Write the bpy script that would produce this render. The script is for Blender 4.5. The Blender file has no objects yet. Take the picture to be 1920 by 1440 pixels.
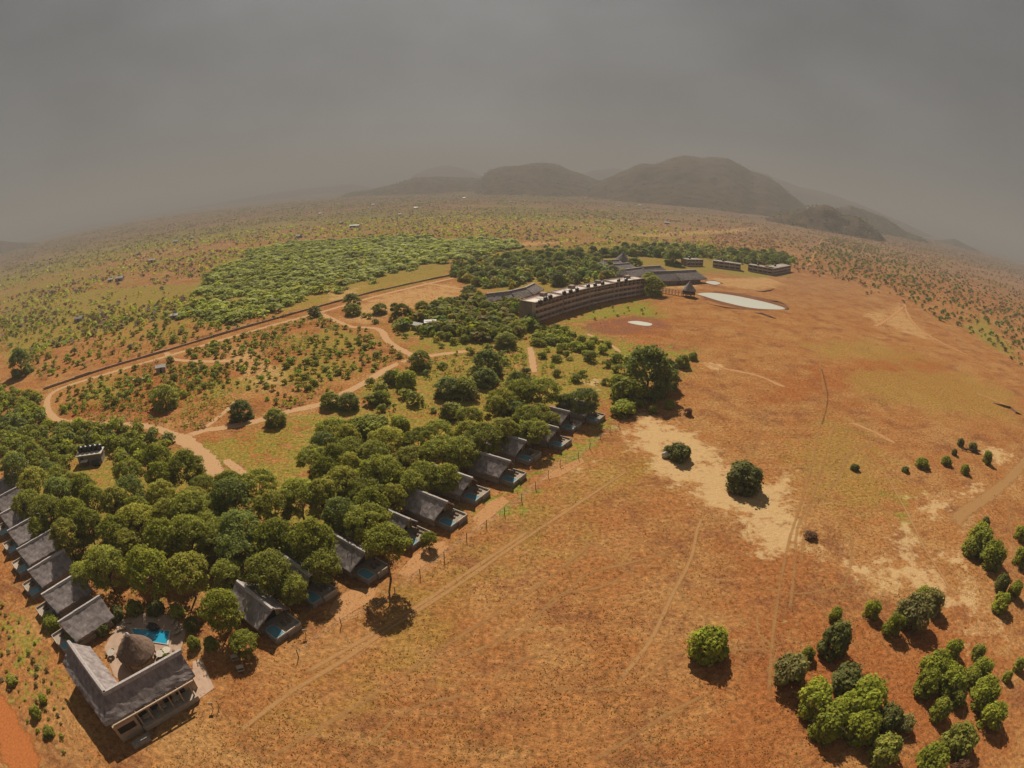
import bpy, bmesh, math, random
import numpy as np
from mathutils import Vector, Matrix
random.seed(7); rng = np.random.default_rng(11)
R = math.radians
sc = bpy.context.scene
COL = sc.collection

# ------------------------------------------------------------------ camera
CAM_H = 64.0                       # drone height over the plain, metres
FOC = 1060.0                       # fisheye focal length for a 1920 px wide frame
PITCH, ROLL = R(20.4), R(0.8)
cam = bpy.data.cameras.new('camera'); cam_o = bpy.data.objects.new('camera', cam); COL.objects.link(cam_o)
cam.type = 'PANO'; cam.sensor_width = 36; cam.sensor_height = 27; cam.clip_start = 0.5; cam.clip_end = 90000
cam.panorama_type = 'FISHEYE_EQUISOLID'; cam.fisheye_lens = FOC*36/1920; cam.fisheye_fov = R(170)
_f = Vector((0, math.cos(PITCH), -math.sin(PITCH))); _u = Vector((0, math.sin(PITCH), math.cos(PITCH))); _r = _f.cross(_u)
cam_o.rotation_euler = (Matrix((_r, _u, -_f)).transposed() @ Matrix.Rotation(ROLL, 3, 'Z')).to_euler()
cam_o.location = (0, 0, CAM_H); sc.camera = cam_o

# ------------------------------------------------------------------ sky and sun
SUN_EL, SUN_AZ = R(42), R(-7)      # sun ahead of the camera, a little left of the view axis
w = bpy.data.worlds.new('World'); sc.world = w; w.use_nodes = True
nt = w.node_tree; nt.nodes.clear()
def N(nt, t, **k):
    n = nt.nodes.new(t)
    for a, b in k.items(): setattr(n, a, b)
    return n
sky = N(nt, 'ShaderNodeTexSky'); sky.sky_type = 'NISHITA'; sky.sun_disc = False
sky.sun_elevation = SUN_EL; sky.sun_rotation = SUN_AZ; sky.dust_density = 4.0; sky.air_density = 1.0; sky.altitude = 400
hs = N(nt, 'ShaderNodeHueSaturation'); hs.inputs['Saturation'].default_value = 0.10
nt.links.new(sky.outputs[0], hs.inputs['Color'])
cl = N(nt, 'ShaderNodeMix', data_type='RGBA'); cl.inputs[0].default_value = 0.86    # thin even overcast
nt.links.new(hs.outputs[0], cl.inputs[6]); cl.inputs[7].default_value = (1.58, 1.63, 1.66, 1)
tc = N(nt, 'ShaderNodeTexCoord'); mp = N(nt, 'ShaderNodeMapping'); mp.inputs['Scale'].default_value = (1.4, 1.4, 2.6)
mp.inputs['Rotation'].default_value = (0.0, 0.25, 0.3)
nt.links.new(tc.outputs['Generated'], mp.inputs[0])
nz = N(nt, 'ShaderNodeTexNoise'); nz.inputs['Scale'].default_value = 2.1; nz.inputs['Detail'].default_value = 7; nz.inputs['Roughness'].default_value = 0.5
nt.links.new(mp.outputs[0], nz.inputs[0])
mr = N(nt, 'ShaderNodeMapRange'); mr.inputs[1].default_value = 0.3; mr.inputs[2].default_value = 0.7; mr.inputs[3].default_value = 0.80; mr.inputs[4].default_value = 1.12
nt.links.new(nz.outputs[0], mr.inputs[0])
mm = N(nt, 'ShaderNodeMix', data_type='RGBA', blend_type='MULTIPLY'); mm.inputs[0].default_value = 1
nt.links.new(cl.outputs[2], mm.inputs[6]); nt.links.new(mr.outputs[0], mm.inputs[7])
bg = N(nt, 'ShaderNodeBackground'); bg.inputs[1].default_value = 0.05
nt.links.new(mm.outputs[2], bg.inputs[0])
wo = N(nt, 'ShaderNodeOutputWorld'); nt.links.new(bg.outputs[0], wo.inputs[0])
sun = bpy.data.lights.new('sun', 'SUN'); sun.energy = 4.6; sun.angle = R(0.6); sun.color = (1.0, 0.90, 0.74)
sun_o = bpy.data.objects.new('sun', sun); COL.objects.link(sun_o)
_sd = Vector((math.sin(SUN_AZ)*math.cos(SUN_EL), math.cos(SUN_AZ)*math.cos(SUN_EL), math.sin(SUN_EL)))
sun_o.rotation_euler = _sd.to_track_quat('Z', 'Y').to_euler()
sc.view_settings.view_transform = 'Standard'; sc.view_settings.look = 'None'
sc.view_settings.exposure = 0.6; sc.view_settings.gamma = 1.0; sc.view_settings.use_curve_mapping = False
sc.render.engine = 'CYCLES'
sc.cycles.use_denoising = True
sc.cycles.max_bounces = 5; sc.cycles.diffuse_bounces = 2; sc.cycles.transparent_max_bounces = 8; sc.cycles.volume_bounces = 0

# ------------------------------------------------------------------ placing: a photograph pixel to the point of the place at height z
def ray(x, y):
    u, v = x-960.0, 720.0-y
    c, s = math.cos(ROLL), math.sin(ROLL)
    u, v = c*u-s*v, s*u+c*v
    r = math.hypot(u, v); th = 2*math.asin(min(1, r/(2*FOC))); k = math.sin(th)/max(r, 1e-9)
    X, Y, Z = u*k, v*k, math.cos(th)
    return X, Z*math.cos(PITCH)+Y*math.sin(PITCH), -Z*math.sin(PITCH)+Y*math.cos(PITCH)
def at(x, y, z=0.0):
    d = ray(x, y); t = (z-CAM_H)/d[2]
    return Vector((d[0]*t, d[1]*t, z))
def pxsize(p): return FOC/(Vector(p)-Vector((0, 0, CAM_H))).length     # photo pixels per metre there

# ------------------------------------------------------------------ helpers
def tag(o, label=None, cat=None, group=None, kind=None):
    if label: o['label'] = label
    if cat: o['category'] = cat
    if group: o['group'] = group
    if kind: o['kind'] = kind
    return o
def link(o, parent=None):
    COL.objects.link(o)
    if parent: o.parent = parent
    return o
def empty(name, loc, rz=0.0, sc_=1.0):
    o = bpy.data.objects.new(name, None); COL.objects.link(o); o.location = loc; o.rotation_euler = (0, 0, rz)
    o.scale = (sc_,)*3; o.empty_display_size = 0.5
    return o
def mesh_np(name, v, f, m, smooth=False):
    """v (n,3) array, f list of index lists or (k,4)/(k,3) array"""
    me = bpy.data.meshes.new(name)
    if isinstance(f, np.ndarray):
        n, k = f.shape
        me.vertices.add(len(v)); me.vertices.foreach_set('co', np.ascontiguousarray(v, dtype=np.float32).ravel())
        me.loops.add(n*k); me.loops.foreach_set('vertex_index', np.ascontiguousarray(f, dtype=np.int32).ravel())
        me.polygons.add(n); me.polygons.foreach_set('loop_start', np.arange(0, n*k, k, dtype=np.int32))
        me.update(calc_edges=True)
    else:
        me.from_pydata([tuple(p) for p in v], [], f); me.update()
    if smooth: me.polygons.foreach_set('use_smooth', np.ones(len(me.polygons), dtype=bool))
    if m: me.materials.append(m)
    return me
def obj(name, me, parent=None, loc=(0, 0, 0), rz=0.0):
    o = bpy.data.objects.new(name, me); o.location = loc; o.rotation_euler = (0, 0, rz)
    return link(o, parent)
class MB:
    """collects simple solids for ONE part"""
    def __init__(s): s.v = []; s.f = []
    def add(s, v, f):
        k = len(s.v); s.v += [tuple(p) for p in v]; s.f += [[i+k for i in q] for q in f]; return s
    def box(s, c, d, rz=0.0):
        x, y, z = (q/2 for q in d); ca, sa = math.cos(rz), math.sin(rz); v = []
        for dz in (-z, z):
            for dx, dy in ((-x, -y), (x, -y), (x, y), (-x, y)): v.append((c[0]+dx*ca-dy*sa, c[1]+dx*sa+dy*ca, c[2]+dz))
        return s.add(v, [[3, 2, 1, 0], [4, 5, 6, 7], [0, 1, 5, 4], [1, 2, 6, 5], [2, 3, 7, 6], [3, 0, 4, 7]])
    def prism(s, pts, z0, z1):
        n = len(pts)
        a = sum(pts[i][0]*pts[(i+1) % n][1]-pts[(i+1) % n][0]*pts[i][1] for i in range(n))
        if a < 0: pts = pts[::-1]
        v = [(p[0], p[1], z0) for p in pts]+[(p[0], p[1], z1) for p in pts]
        return s.add(v, [list(range(n))[::-1], list(range(n, 2*n))]+[[i, (i+1) % n, n+(i+1) % n, n+i] for i in range(n)])
    def tube(s, p0, p1, r0, r1=None, n=8):
        r1 = r0 if r1 is None else r1; p0, p1 = Vector(p0), Vector(p1); d = (p1-p0).normalized()
        a = d.orthogonal().normalized(); b = d.cross(a); v = []
        for p, r in ((p0, r0), (p1, r1)):
            for i in range(n): t = 2*math.pi*i/n; v.append(p+(a*math.cos(t)+b*math.sin(t))*r)
        return s.add(v, [list(range(n))[::-1], list(range(n, 2*n))]+[[i, (i+1) % n, n+(i+1) % n, n+i] for i in range(n)])
    def lathe(s, prof, c=(0, 0, 0), n=16):
        v = []
        for r, z in prof:
            for i in range(n): t = 2*math.pi*i/n; v.append((c[0]+r*math.cos(t), c[1]+r*math.sin(t), c[2]+z))
        f = []
        for j in range(len(prof)-1):
            for i in range(n): f.append([j*n+i, j*n+(i+1) % n, (j+1)*n+(i+1) % n, (j+1)*n+i])
        f.append(list(range(n))[::-1]); f.append([(len(prof)-1)*n+i for i in range(n)])
        return s.add(v, f)
    def patch(s, a, b, c, d, nu=8, nv=6, thick=0.28, rough=0.04, sag=0.0):
        """a solid sheet: a-b along the ridge, d-c along the eave"""
        a, b, c, d = (Vector(q) for q in (a, b, c, d)); top = []
        for j in range(nv+1):
            for i in range(nu+1):
                u, t = i/nu, j/nv; p = (a*(1-u)+b*u)*(1-t)+(d*(1-u)+c*u)*t
                e = random.uniform(-rough, rough); p = p+Vector((random.uniform(-rough, rough)*.5, random.uniform(-rough, rough)*.5, e-sag*math.sin(math.pi*t)))
                if j == nv: p += Vector((random.uniform(-.1, .1), random.uniform(-.1, .1), random.uniform(-.16, .05)))
                top.append(p)
        n = len(top); v = top+[p-Vector((0, 0, thick)) for p in top]; f = []; W = nu+1
        for j in range(nv):
            for i in range(nu):
                q = [j*W+i, j*W+i+1, (j+1)*W+i+1, (j+1)*W+i]; f.append(q); f.append([k+n for k in q[::-1]])
        rim = [i for i in range(W)]+[j*W+nu for j in range(1, nv+1)]+[nv*W+i for i in range(nu-1, -1, -1)]+[j*W for j in range(nv-1, 0, -1)]
        for k in range(len(rim)): i, j = rim[k], rim[(k+1) % len(rim)]; f.append([j, i, i+n, j+n])
        return s.add(v, f)
    def mesh(s, name, m, smooth=False):
        me = mesh_np(name, s.v, s.f, m, smooth)
        bm = bmesh.new(); bm.from_mesh(me); bmesh.ops.recalc_face_normals(bm, faces=bm.faces); bm.to_mesh(me); bm.free()
        return me
    def build(s, name, m, parent=None, loc=(0, 0, 0), rz=0.0, smooth=False): return obj(name, s.mesh(name, m, smooth), parent, loc, rz)
def copy_tree(o, parent=None):
    c = o.copy(); COL.objects.link(c); c.parent = parent
    for ch in list(o.children): copy_tree(ch, c)
    return c
ORD = ['first', 'second', 'third', 'fourth', 'fifth', 'sixth', 'seventh', 'eighth', 'ninth', 'tenth', 'eleventh', 'twelfth', 'thirteenth', 'fourteenth', 'fifteenth']

# numpy value noise
def _hash(ix, iy, seed):
    h = (ix.astype(np.int64)*374761393+iy.astype(np.int64)*668265263+seed*974634777) & 0xffffffff
    h = ((h ^ (h >> 13))*1274126177) & 0xffffffff
    return ((h ^ (h >> 16)) & 0xffffff)/float(0xffffff)
def vnoise(x, y, seed=0):
    ix, iy = np.floor(x), np.floor(y); fx, fy = x-ix, y-iy; fx = fx*fx*(3-2*fx); fy = fy*fy*(3-2*fy)
    a, b, c, d = (_hash(ix+i, iy+j, seed) for i, j in ((0, 0), (1, 0), (0, 1), (1, 1)))
    return (a*(1-fx)+b*fx)*(1-fy)+(c*(1-fx)+d*fx)*fy
def fbm(x, y, size, octv=4, seed=0):
    s = 0; a = 1; t = 0
    for k in range(octv):
        s = s+a*vnoise(np.asarray(x)/size*2**k, np.asarray(y)/size*2**k, seed+k*17); t += a; a *= .55
    return s/t
def smooth(a, b, x): t = np.clip((x-a)/(b-a), 0, 1); return t*t*(3-2*t)
def poly_w(px): return np.array([at(*p)[:2] for p in px])
def inside(P, x, y):
    c = np.zeros(np.shape(x), bool); n = len(P)
    for i in range(n):
        x0, y0 = P[i]; x1, y1 = P[(i+1) % n]
        if y0 == y1: continue
        k = ((y0 > y) != (y1 > y)) & (x < (x1-x0)*(y-y0)/(y1-y0)+x0); c ^= k
    return c
def pdist(P, x, y, closed=True):
    d = np.full(np.shape(x), 1e9); n = len(P)
    for i in range(n if closed else n-1):
        x0, y0 = P[i]; x1, y1 = P[(i+1) % n]; dx, dy = x1-x0, y1-y0
        t = np.clip(((x-x0)*dx+(y-y0)*dy)/max(dx*dx+dy*dy, 1e-9), 0, 1)
        d = np.minimum(d, np.hypot(x-x0-t*dx, y-y0-t*dy))
    return d
def sdf(P, x, y): d = pdist(P, x, y); return np.where(inside(P, x, y), d, -d)

# ------------------------------------------------------------------ materials
def newmat(name):
    m = bpy.data.materials.new(name); m.use_nodes = True; nt = m.node_tree; nt.nodes.clear()
    o = N(nt, 'ShaderNodeOutputMaterial'); p = N(nt, 'ShaderNodeBsdfPrincipled'); nt.links.new(p.outputs[0], o.inputs[0])
    p.inputs['Specular IOR Level'].default_value = 0.2
    return m, nt, p, o
def noise(nt, vec, scale, detail=4, rough=.55):
    n = N(nt, 'ShaderNodeTexNoise'); n.inputs['Scale'].default_value = scale; n.inputs['Detail'].default_value = detail; n.inputs['Roughness'].default_value = rough
    if vec: nt.links.new(vec, n.inputs[0])
    return n.outputs[0]
def remap(nt, x, a, b, c, d, smoothstep=False):
    n = N(nt, 'ShaderNodeMapRange')
    if smoothstep: n.interpolation_type = 'SMOOTHSTEP'
    for i, q in enumerate((a, b, c, d)): n.inputs[i+1].default_value = q
    nt.links.new(x, n.inputs[0]); return n.outputs[0]
def mixc(nt, fac, a, b, blend='MIX'):
    n = N(nt, 'ShaderNodeMix', data_type='RGBA', blend_type=blend)
    for s, q in ((0, fac), (6, a), (7, b)):
        if isinstance(q, (int, float)): n.inputs[s].default_value = q
        elif isinstance(q, tuple): n.inputs[s].default_value = (*q, 1)
        else: nt.links.new(q, n.inputs[s])
    return n.outputs[2]
def math_(nt, op, a, b):
    n = N(nt, 'ShaderNodeMath', operation=op)
    for i, q in enumerate((a, b)):
        if isinstance(q, (int, float)): n.inputs[i].default_value = q
        else: nt.links.new(q, n.inputs[i])
    return n.outputs[0]
def bump(nt, p, h, strength, dist):
    b = N(nt, 'ShaderNodeBump'); b.inputs['Strength'].default_value = strength; b.inputs['Distance'].default_value = dist
    nt.links.new(h, b.inputs['Height']); nt.links.new(b.outputs[0], p.inputs['Normal'])
def mat(name, c, c2=None, scale=1.5, rough=.85, stretch=(1, 1, 1), bumpd=0.0, spec=.2, rand=0.15):
    m, nt, p, o = newmat(name); tc = N(nt, 'ShaderNodeTexCoord'); mp = N(nt, 'ShaderNodeMapping'); mp.inputs['Scale'].default_value = stretch
    nt.links.new(tc.outputs['Object'], mp.inputs[0])
    n1 = noise(nt, mp.outputs[0], scale, 6, .6)
    c2 = c2 or tuple(q*.6 for q in c)
    col = mixc(nt, remap(nt, n1, .3, .7, 0, 1), c, c2)
    oi = N(nt, 'ShaderNodeObjectInfo'); k = remap(nt, oi.outputs['Random'], 0, 1, 1-rand, 1+rand)
    col = mixc(nt, 1.0, col, k, 'MULTIPLY'); nt.links.new(col, p.inputs['Base Color'])
    p.inputs['Roughness'].default_value = rough; p.inputs['Specular IOR Level'].default_value = spec
    if bumpd: bump(nt, p, n1, .8, bumpd)
    return m
M = {}
M['thatch'] = mat('thatch', (.345, .295, .285), (.145, .122, .122), 1.1, .95, (1, 1, .5), .12, .05)
M['thatch_ridge'] = mat('thatch_ridge', (.52, .47, .46), (.30, .26, .25), 3, .9, (1, 1, 1), .05, .1)
M['hut_thatch'] = mat('hut_thatch', (.18, .122, .092), (.09, .06, .045), 2.2, .95, (1, 1, .35), .1, .05)
M['plaster'] = mat('plaster', (.42, .32, .22), (.30, .22, .15), .9, .9)
M['yellow_plaster'] = mat('yellow_plaster', (.55, .40, .10), (.42, .30, .08), 1.2, .85)
M['stone'] = mat('stone', (.36, .30, .25), (.19, .155, .13), 2.5, .9, (1, 1, 1), .06)
M['pale_stone'] = mat('pale_stone', (.50, .45, .38), (.34, .29, .24), 3, .85, (1, 1, 1), .03)
M['deck'] = mat('deck', (.38, .31, .25), (.28, .225, .18), 1.4, .85)
M['wood'] = mat('wood', (.20, .13, .085), (.12, .075, .05), 3, .8, (1, 1, .2))
M['pale_wood'] = mat('pale_wood', (.42, .32, .24), (.30, .22, .16), 3, .8, (1, 1, .2))
M['dark_opening'] = mat('dark_opening', (.035, .028, .025), (.02, .017, .015), 1, .5)
M['glass'] = mat('window_glass', (.03, .035, .04), (.02, .022, .025), 1, .12, spec=.5)
M['black_plastic'] = mat('black_plastic', (.022, .022, .024), (.015, .015, .016), 1, .45, spec=.4)
M['white_roof'] = mat('white_roof', (.62, .56, .50), (.46, .41, .36), .5, .8)
M['tin'] = mat('tin_roof', (.44, .42, .40), (.30, .28, .26), .6, .5, spec=.4, rand=.35)
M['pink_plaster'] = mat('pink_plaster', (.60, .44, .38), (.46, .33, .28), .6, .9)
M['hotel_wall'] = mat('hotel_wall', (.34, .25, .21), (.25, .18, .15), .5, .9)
M['rock'] = mat('pale_rock', (.62, .57, .52), (.42, .38, .34), 1.5, .85, (1, 1, 1), .1)
M['dark_rock'] = mat('dark_rock', (.06, .055, .055), (.03, .028, .028), 1.8, .8, (1, 1, 1), .1)
M['wall_rubble'] = mat('wall_rubble', (.42, .29, .21), (.26, .17, .12), .8, .95, (1, 1, 1.5), .15)
M['paving'] = mat('paving', (.42, .29, .21), (.29, .20, .15), .7, .9)
M['metal'] = mat('metal', (.35, .33, .32), (.25, .24, .23), 2, .5, spec=.5)
M['bark'] = mat('bark', (.16, .11, .075), (.085, .06, .042), 3, .95, (1, 1, .3), .04)
M['white_cloth'] = mat('white_cloth', (.52, .45, .33), (.42, .36, .26), 2, .9)
M['hill'] = mat('hill_scrub', (.15, .10, .066), (.05, .04, .028), .02, 1.0, (1, 1, .6), 9, 0, 0)
M['earth_bank'] = mat('earth_bank', (.17, .085, .05), (.11, .055, .035), .5, 1.0)
def water_mat(name, c, rough):
    m, nt, p, o = newmat(name); p.inputs['Base Color'].default_value = (*c, 1); p.inputs['Roughness'].default_value = rough
    p.inputs['Specular IOR Level'].default_value = .5
    tc = N(nt, 'ShaderNodeTexCoord'); n1 = noise(nt, tc.outputs['Object'], 1.6, 3); bump(nt, p, n1, .25, .03); return m
M['pool_water'] = water_mat('pool_water', (.10, .28, .36), .06)
M['blue_water'] = water_mat('blue_pool_water', (.02, .27, .44), .06)
M['pond_water'] = water_mat('pond_water', (.62, .61, .53), .12)  # milky water; the pale base also paints in reflected sky glare
def foliage_mat(name, tr):
    m, nt, p, o = newmat(name); a = N(nt, 'ShaderNodeAttribute'); a.attribute_name = 'col'
    oi = N(nt, 'ShaderNodeObjectInfo'); k = remap(nt, oi.outputs['Random'], 0, 1, .78, 1.22)
    col = mixc(nt, 1.0, a.outputs[0], k, 'MULTIPLY'); nt.links.new(col, p.inputs['Base Color'])
    p.inputs['Roughness'].default_value = .7; p.inputs['Specular IOR Level'].default_value = .12
    t = N(nt, 'ShaderNodeBsdfTranslucent'); nt.links.new(mixc(nt, 1.0, col, (1.25, 1.3, .7), 'MULTIPLY'), t.inputs[0])
    mx = N(nt, 'ShaderNodeMixShader'); mx.inputs[0].default_value = tr
    nt.links.new(p.outputs[0], mx.inputs[1]); nt.links.new(t.outputs[0], mx.inputs[2]); nt.links.new(mx.outputs[0], o.inputs[0]); return m
M['foliage'] = foliage_mat('foliage', .42); M['grass'] = foliage_mat('grass', .6)
def soft_mat(name, c, c2, nscale=.6, lo=.35, hi=.6, dens=1.0):
    """bare earth that breaks up into the grass at its edges ('edge' attribute: 1 in the middle, 0 at the border)"""
    m, nt, p, o = newmat(name); tc = N(nt, 'ShaderNodeTexCoord'); a = N(nt, 'ShaderNodeAttribute'); a.attribute_name = 'edge'
    n1 = noise(nt, tc.outputs['Object'], nscale, 7, .65); n2 = noise(nt, tc.outputs['Object'], 2.3, 4)
    nt.links.new(mixc(nt, remap(nt, n2, .35, .65, 0, 1), c, c2), p.inputs['Base Color']); p.inputs['Roughness'].default_value = 1.0; p.inputs['Specular IOR Level'].default_value = 0
    s = math_(nt, 'ADD', a.outputs['Fac'], remap(nt, n1, 0, 1, -.75, .75))
    al = math_(nt, 'MULTIPLY', remap(nt, s, lo, hi, 0, 1, True), dens)
    tr = N(nt, 'ShaderNodeBsdfTransparent'); mx = N(nt, 'ShaderNodeMixShader'); nt.links.new(al, mx.inputs[0])
    nt.links.new(tr.outputs[0], mx.inputs[1]); nt.links.new(p.outputs[0], mx.inputs[2]); nt.links.new(mx.outputs[0], o.inputs[0]); return m
M['road'] = soft_mat('dirt_road', (.50, .31, .17), (.40, .235, .12), .5, .12, .4)
M['red_road'] = soft_mat('red_road', (.44, .15, .045), (.30, .10, .035), .35, .15, .5)
M['track'] = soft_mat('track', (.43, .235, .095), (.36, .185, .07), .16, .2, 1.3, .7)
M['dark_track'] = soft_mat('dark_track', (.16, .08, .04), (.12, .06, .03), .2, .4, 1.1, .5)
M['yard'] = soft_mat('bare_yard', (.50, .27, .125), (.41, .205, .085), .22, .2, .8, .9)
M['sandy'] = soft_mat('sandy_patch', (.42, .235, .10), (.35, .185, .075), .25, .3, .9, .8)

# ------------------------------------------------------------------ ground
SAND = [  # bare pale sand, photograph outlines
 [(1158, 812), (1185, 775), (1215, 762), (1245, 788), (1292, 812), (1345, 846), (1368, 872), (1398, 905), (1440, 905), (1478, 905), (1474, 955), (1498, 1005), (1482, 1040), (1432, 1034), (1402, 1000), (1392, 960), (1340, 958), (1298, 928), (1312, 912), (1262, 908), (1216, 872), (1182, 840)],
 [(1720, 940), (1748, 930), (1792, 932), (1786, 958), (1762, 976), (1726, 964)], [(1788, 918), (1808, 905), (1842, 905), (1838, 928), (1806, 944)],
 [(1668, 1010), (1698, 985), (1722, 1010), (1748, 1066), (1784, 1112), (1838, 1130), (1870, 1160), (1800, 1150), (1752, 1132), (1700, 1092), (1650, 1086), (1600, 1075), (1580, 1060), (1640, 1060), (1672, 1050)],
 [(1742, 1020), (1775, 1035), (1800, 1050), (1795, 1060), (1755, 1048)], [(1850, 835), (1895, 845), (1905, 862), (1868, 872), (1848, 855)],
 [(1305, 680), (1335, 678), (1360, 690), (1350, 697), (1312, 690)], [(1070, 888), (1128, 852), (1130, 860), (1090, 885)], [(1092, 712), (1115, 712), (1112, 722), (1096, 722)]]
FAINT = [  # thin sandy ground
 [(1430, 900), (1480, 880), (1500, 940), (1530, 1000), (1600, 1050), (1700, 1100), (1640, 1120), (1540, 1060), (1480, 1050)], [(1790, 985), (1880, 905), (1918, 870), (1918, 905), (1880, 935), (1830, 980), (1800, 1060), (1862, 1120), (1830, 1135), (1780, 1090)],
 [(1760, 1160), (1830, 1165), (1915, 1180), (1910, 1205), (1850, 1200), (1770, 1180)], [(1500, 960), (1560, 1010), (1660, 1040), (1600, 1060), (1530, 1010)], [(1615, 585), (1680, 578), (1655, 615), (1640, 610)], [(1650, 600), (1690, 560), (1700, 590), (1760, 640), (1740, 640), (1680, 620)], [(390, 640), (470, 650), (560, 690), (520, 740), (430, 700)],
 [(620, 600), (700, 555), (850, 525), (885, 548), (860, 570), (760, 580), (690, 612)], [(862, 466), (960, 455), (1080, 449), (1100, 453), (1000, 460), (900, 470)], [(1150, 441), (1300, 432), (1440, 426), (1380, 437), (1240, 444)], [(600, 545), (690, 535), (660, 560), (620, 565)], [(700, 600), (715, 590), (740, 610)],
 [(620, 1140), (690, 1110), (680, 1140), (630, 1160)], [(1230, 540), (1300, 545), (1330, 520), (1440, 520), (1480, 535), (1420, 545), (1300, 530)]]
GREEN = [[(330, 780), (480, 740), (640, 720), (700, 690), (600, 650), (480, 690), (360, 720)], [(500, 640), (640, 615), (720, 630), (690, 660), (560, 665)], [(130, 720), (230, 700), (260, 730), (160, 770)],  # green grass
 [(0, 850), (85, 745), (110, 800), (330, 830), (600, 770), (720, 700), (780, 670), (700, 610), (780, 590), (900, 575), (1000, 610), (1100, 600), (1180, 640), (1310, 660), (1300, 690), (1200, 740), (1150, 770), (1000, 800), (900, 900), (560, 1080), (440, 1180), (320, 1120), (150, 1090), (60, 1000), (0, 920)],
 [(330, 590), (385, 500), (470, 465), (620, 450), (860, 455), (850, 520), (640, 565), (430, 610), (340, 620)], [(850, 520), (860, 480), (960, 465), (1200, 450), (1480, 470), (1490, 500), (1210, 528), (1000, 560), (880, 545)],
 [(1000, 620), (1080, 585), (1180, 560), (1215, 560), (1260, 590), (1250, 610), (1180, 590), (1090, 610)], [(1330, 500), (1480, 512), (1490, 520), (1380, 515)], [(1100, 805), (1150, 790), (1060, 870), (920, 960), (880, 960), (960, 900)],
 [(0, 560), (200, 540), (400, 530), (330, 600), (150, 640), (0, 690)], [(1840, 590), (1900, 650), (1918, 680), (1870, 660), (1800, 610)], [(1680, 940), (1720, 930), (1705, 1000), (1670, 990)], [(0, 1150), (60, 1180), (120, 1300), (60, 1290), (0, 1220)]]
RED = [[(380, 815), (470, 800), (540, 800), (545, 850), (470, 880), (420, 850)], [(120, 760), (300, 700), (420, 720), (300, 790), (150, 785)], [(1075, 612), (1110, 598), (1200, 592), (1262, 598), (1270, 615), (1230, 632), (1150, 635), (1090, 622)], [(400, 690), (520, 660), (560, 690), (480, 720), (410, 720)], [(1340, 780), (1500, 690), (1700, 650), (1900, 760), (1880, 800), (1650, 720)], [(1300, 1200), (1800, 1130), (1918, 1230), (1918, 1440), (1250, 1440)], [(560, 1290), (760, 1160), (900, 1080), (860, 1160), (640, 1330)]]
YELLOW = [[(1560, 690), (1800, 690), (1918, 740), (1918, 800), (1760, 780), (1600, 740)], [(1480, 640), (1620, 630), (1800, 690), (1560, 680)], [(1440, 860), (1560, 760), (1680, 880), (1700, 1000), (1520, 960)], [(780, 740), (900, 720), (1000, 700), (1010, 660), (1130, 690), (1120, 720), (1000, 780), (860, 790)], [(860, 1000), (1140, 810), (1300, 860), (1100, 1000), (700, 1290), (560, 1330)]]
MUD = [[(1075, 614), (1105, 600), (1180, 592), (1245, 598), (1268, 612), (1235, 628), (1160, 634), (1095, 624)]]
LIME_G = [[(940, 720), (985, 690), (1000, 700), (960, 745), (920, 760)], [(1000, 620), (1080, 588), (1180, 565), (1212, 570), (1250, 600), (1180, 592), (1095, 606), (1010, 640)], [(1010, 625), (1150, 648), (1310, 655), (1300, 675), (1160, 680), (1020, 650)], [(1105, 808), (1145, 795), (1060, 868), (1040, 860)], [(900, 945), (985, 895), (1000, 900), (930, 960)], [(780, 640), (860, 630), (900, 660), (830, 662)], [(1340, 508), (1460, 516), (1440, 522), (1380, 518)]]
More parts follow.
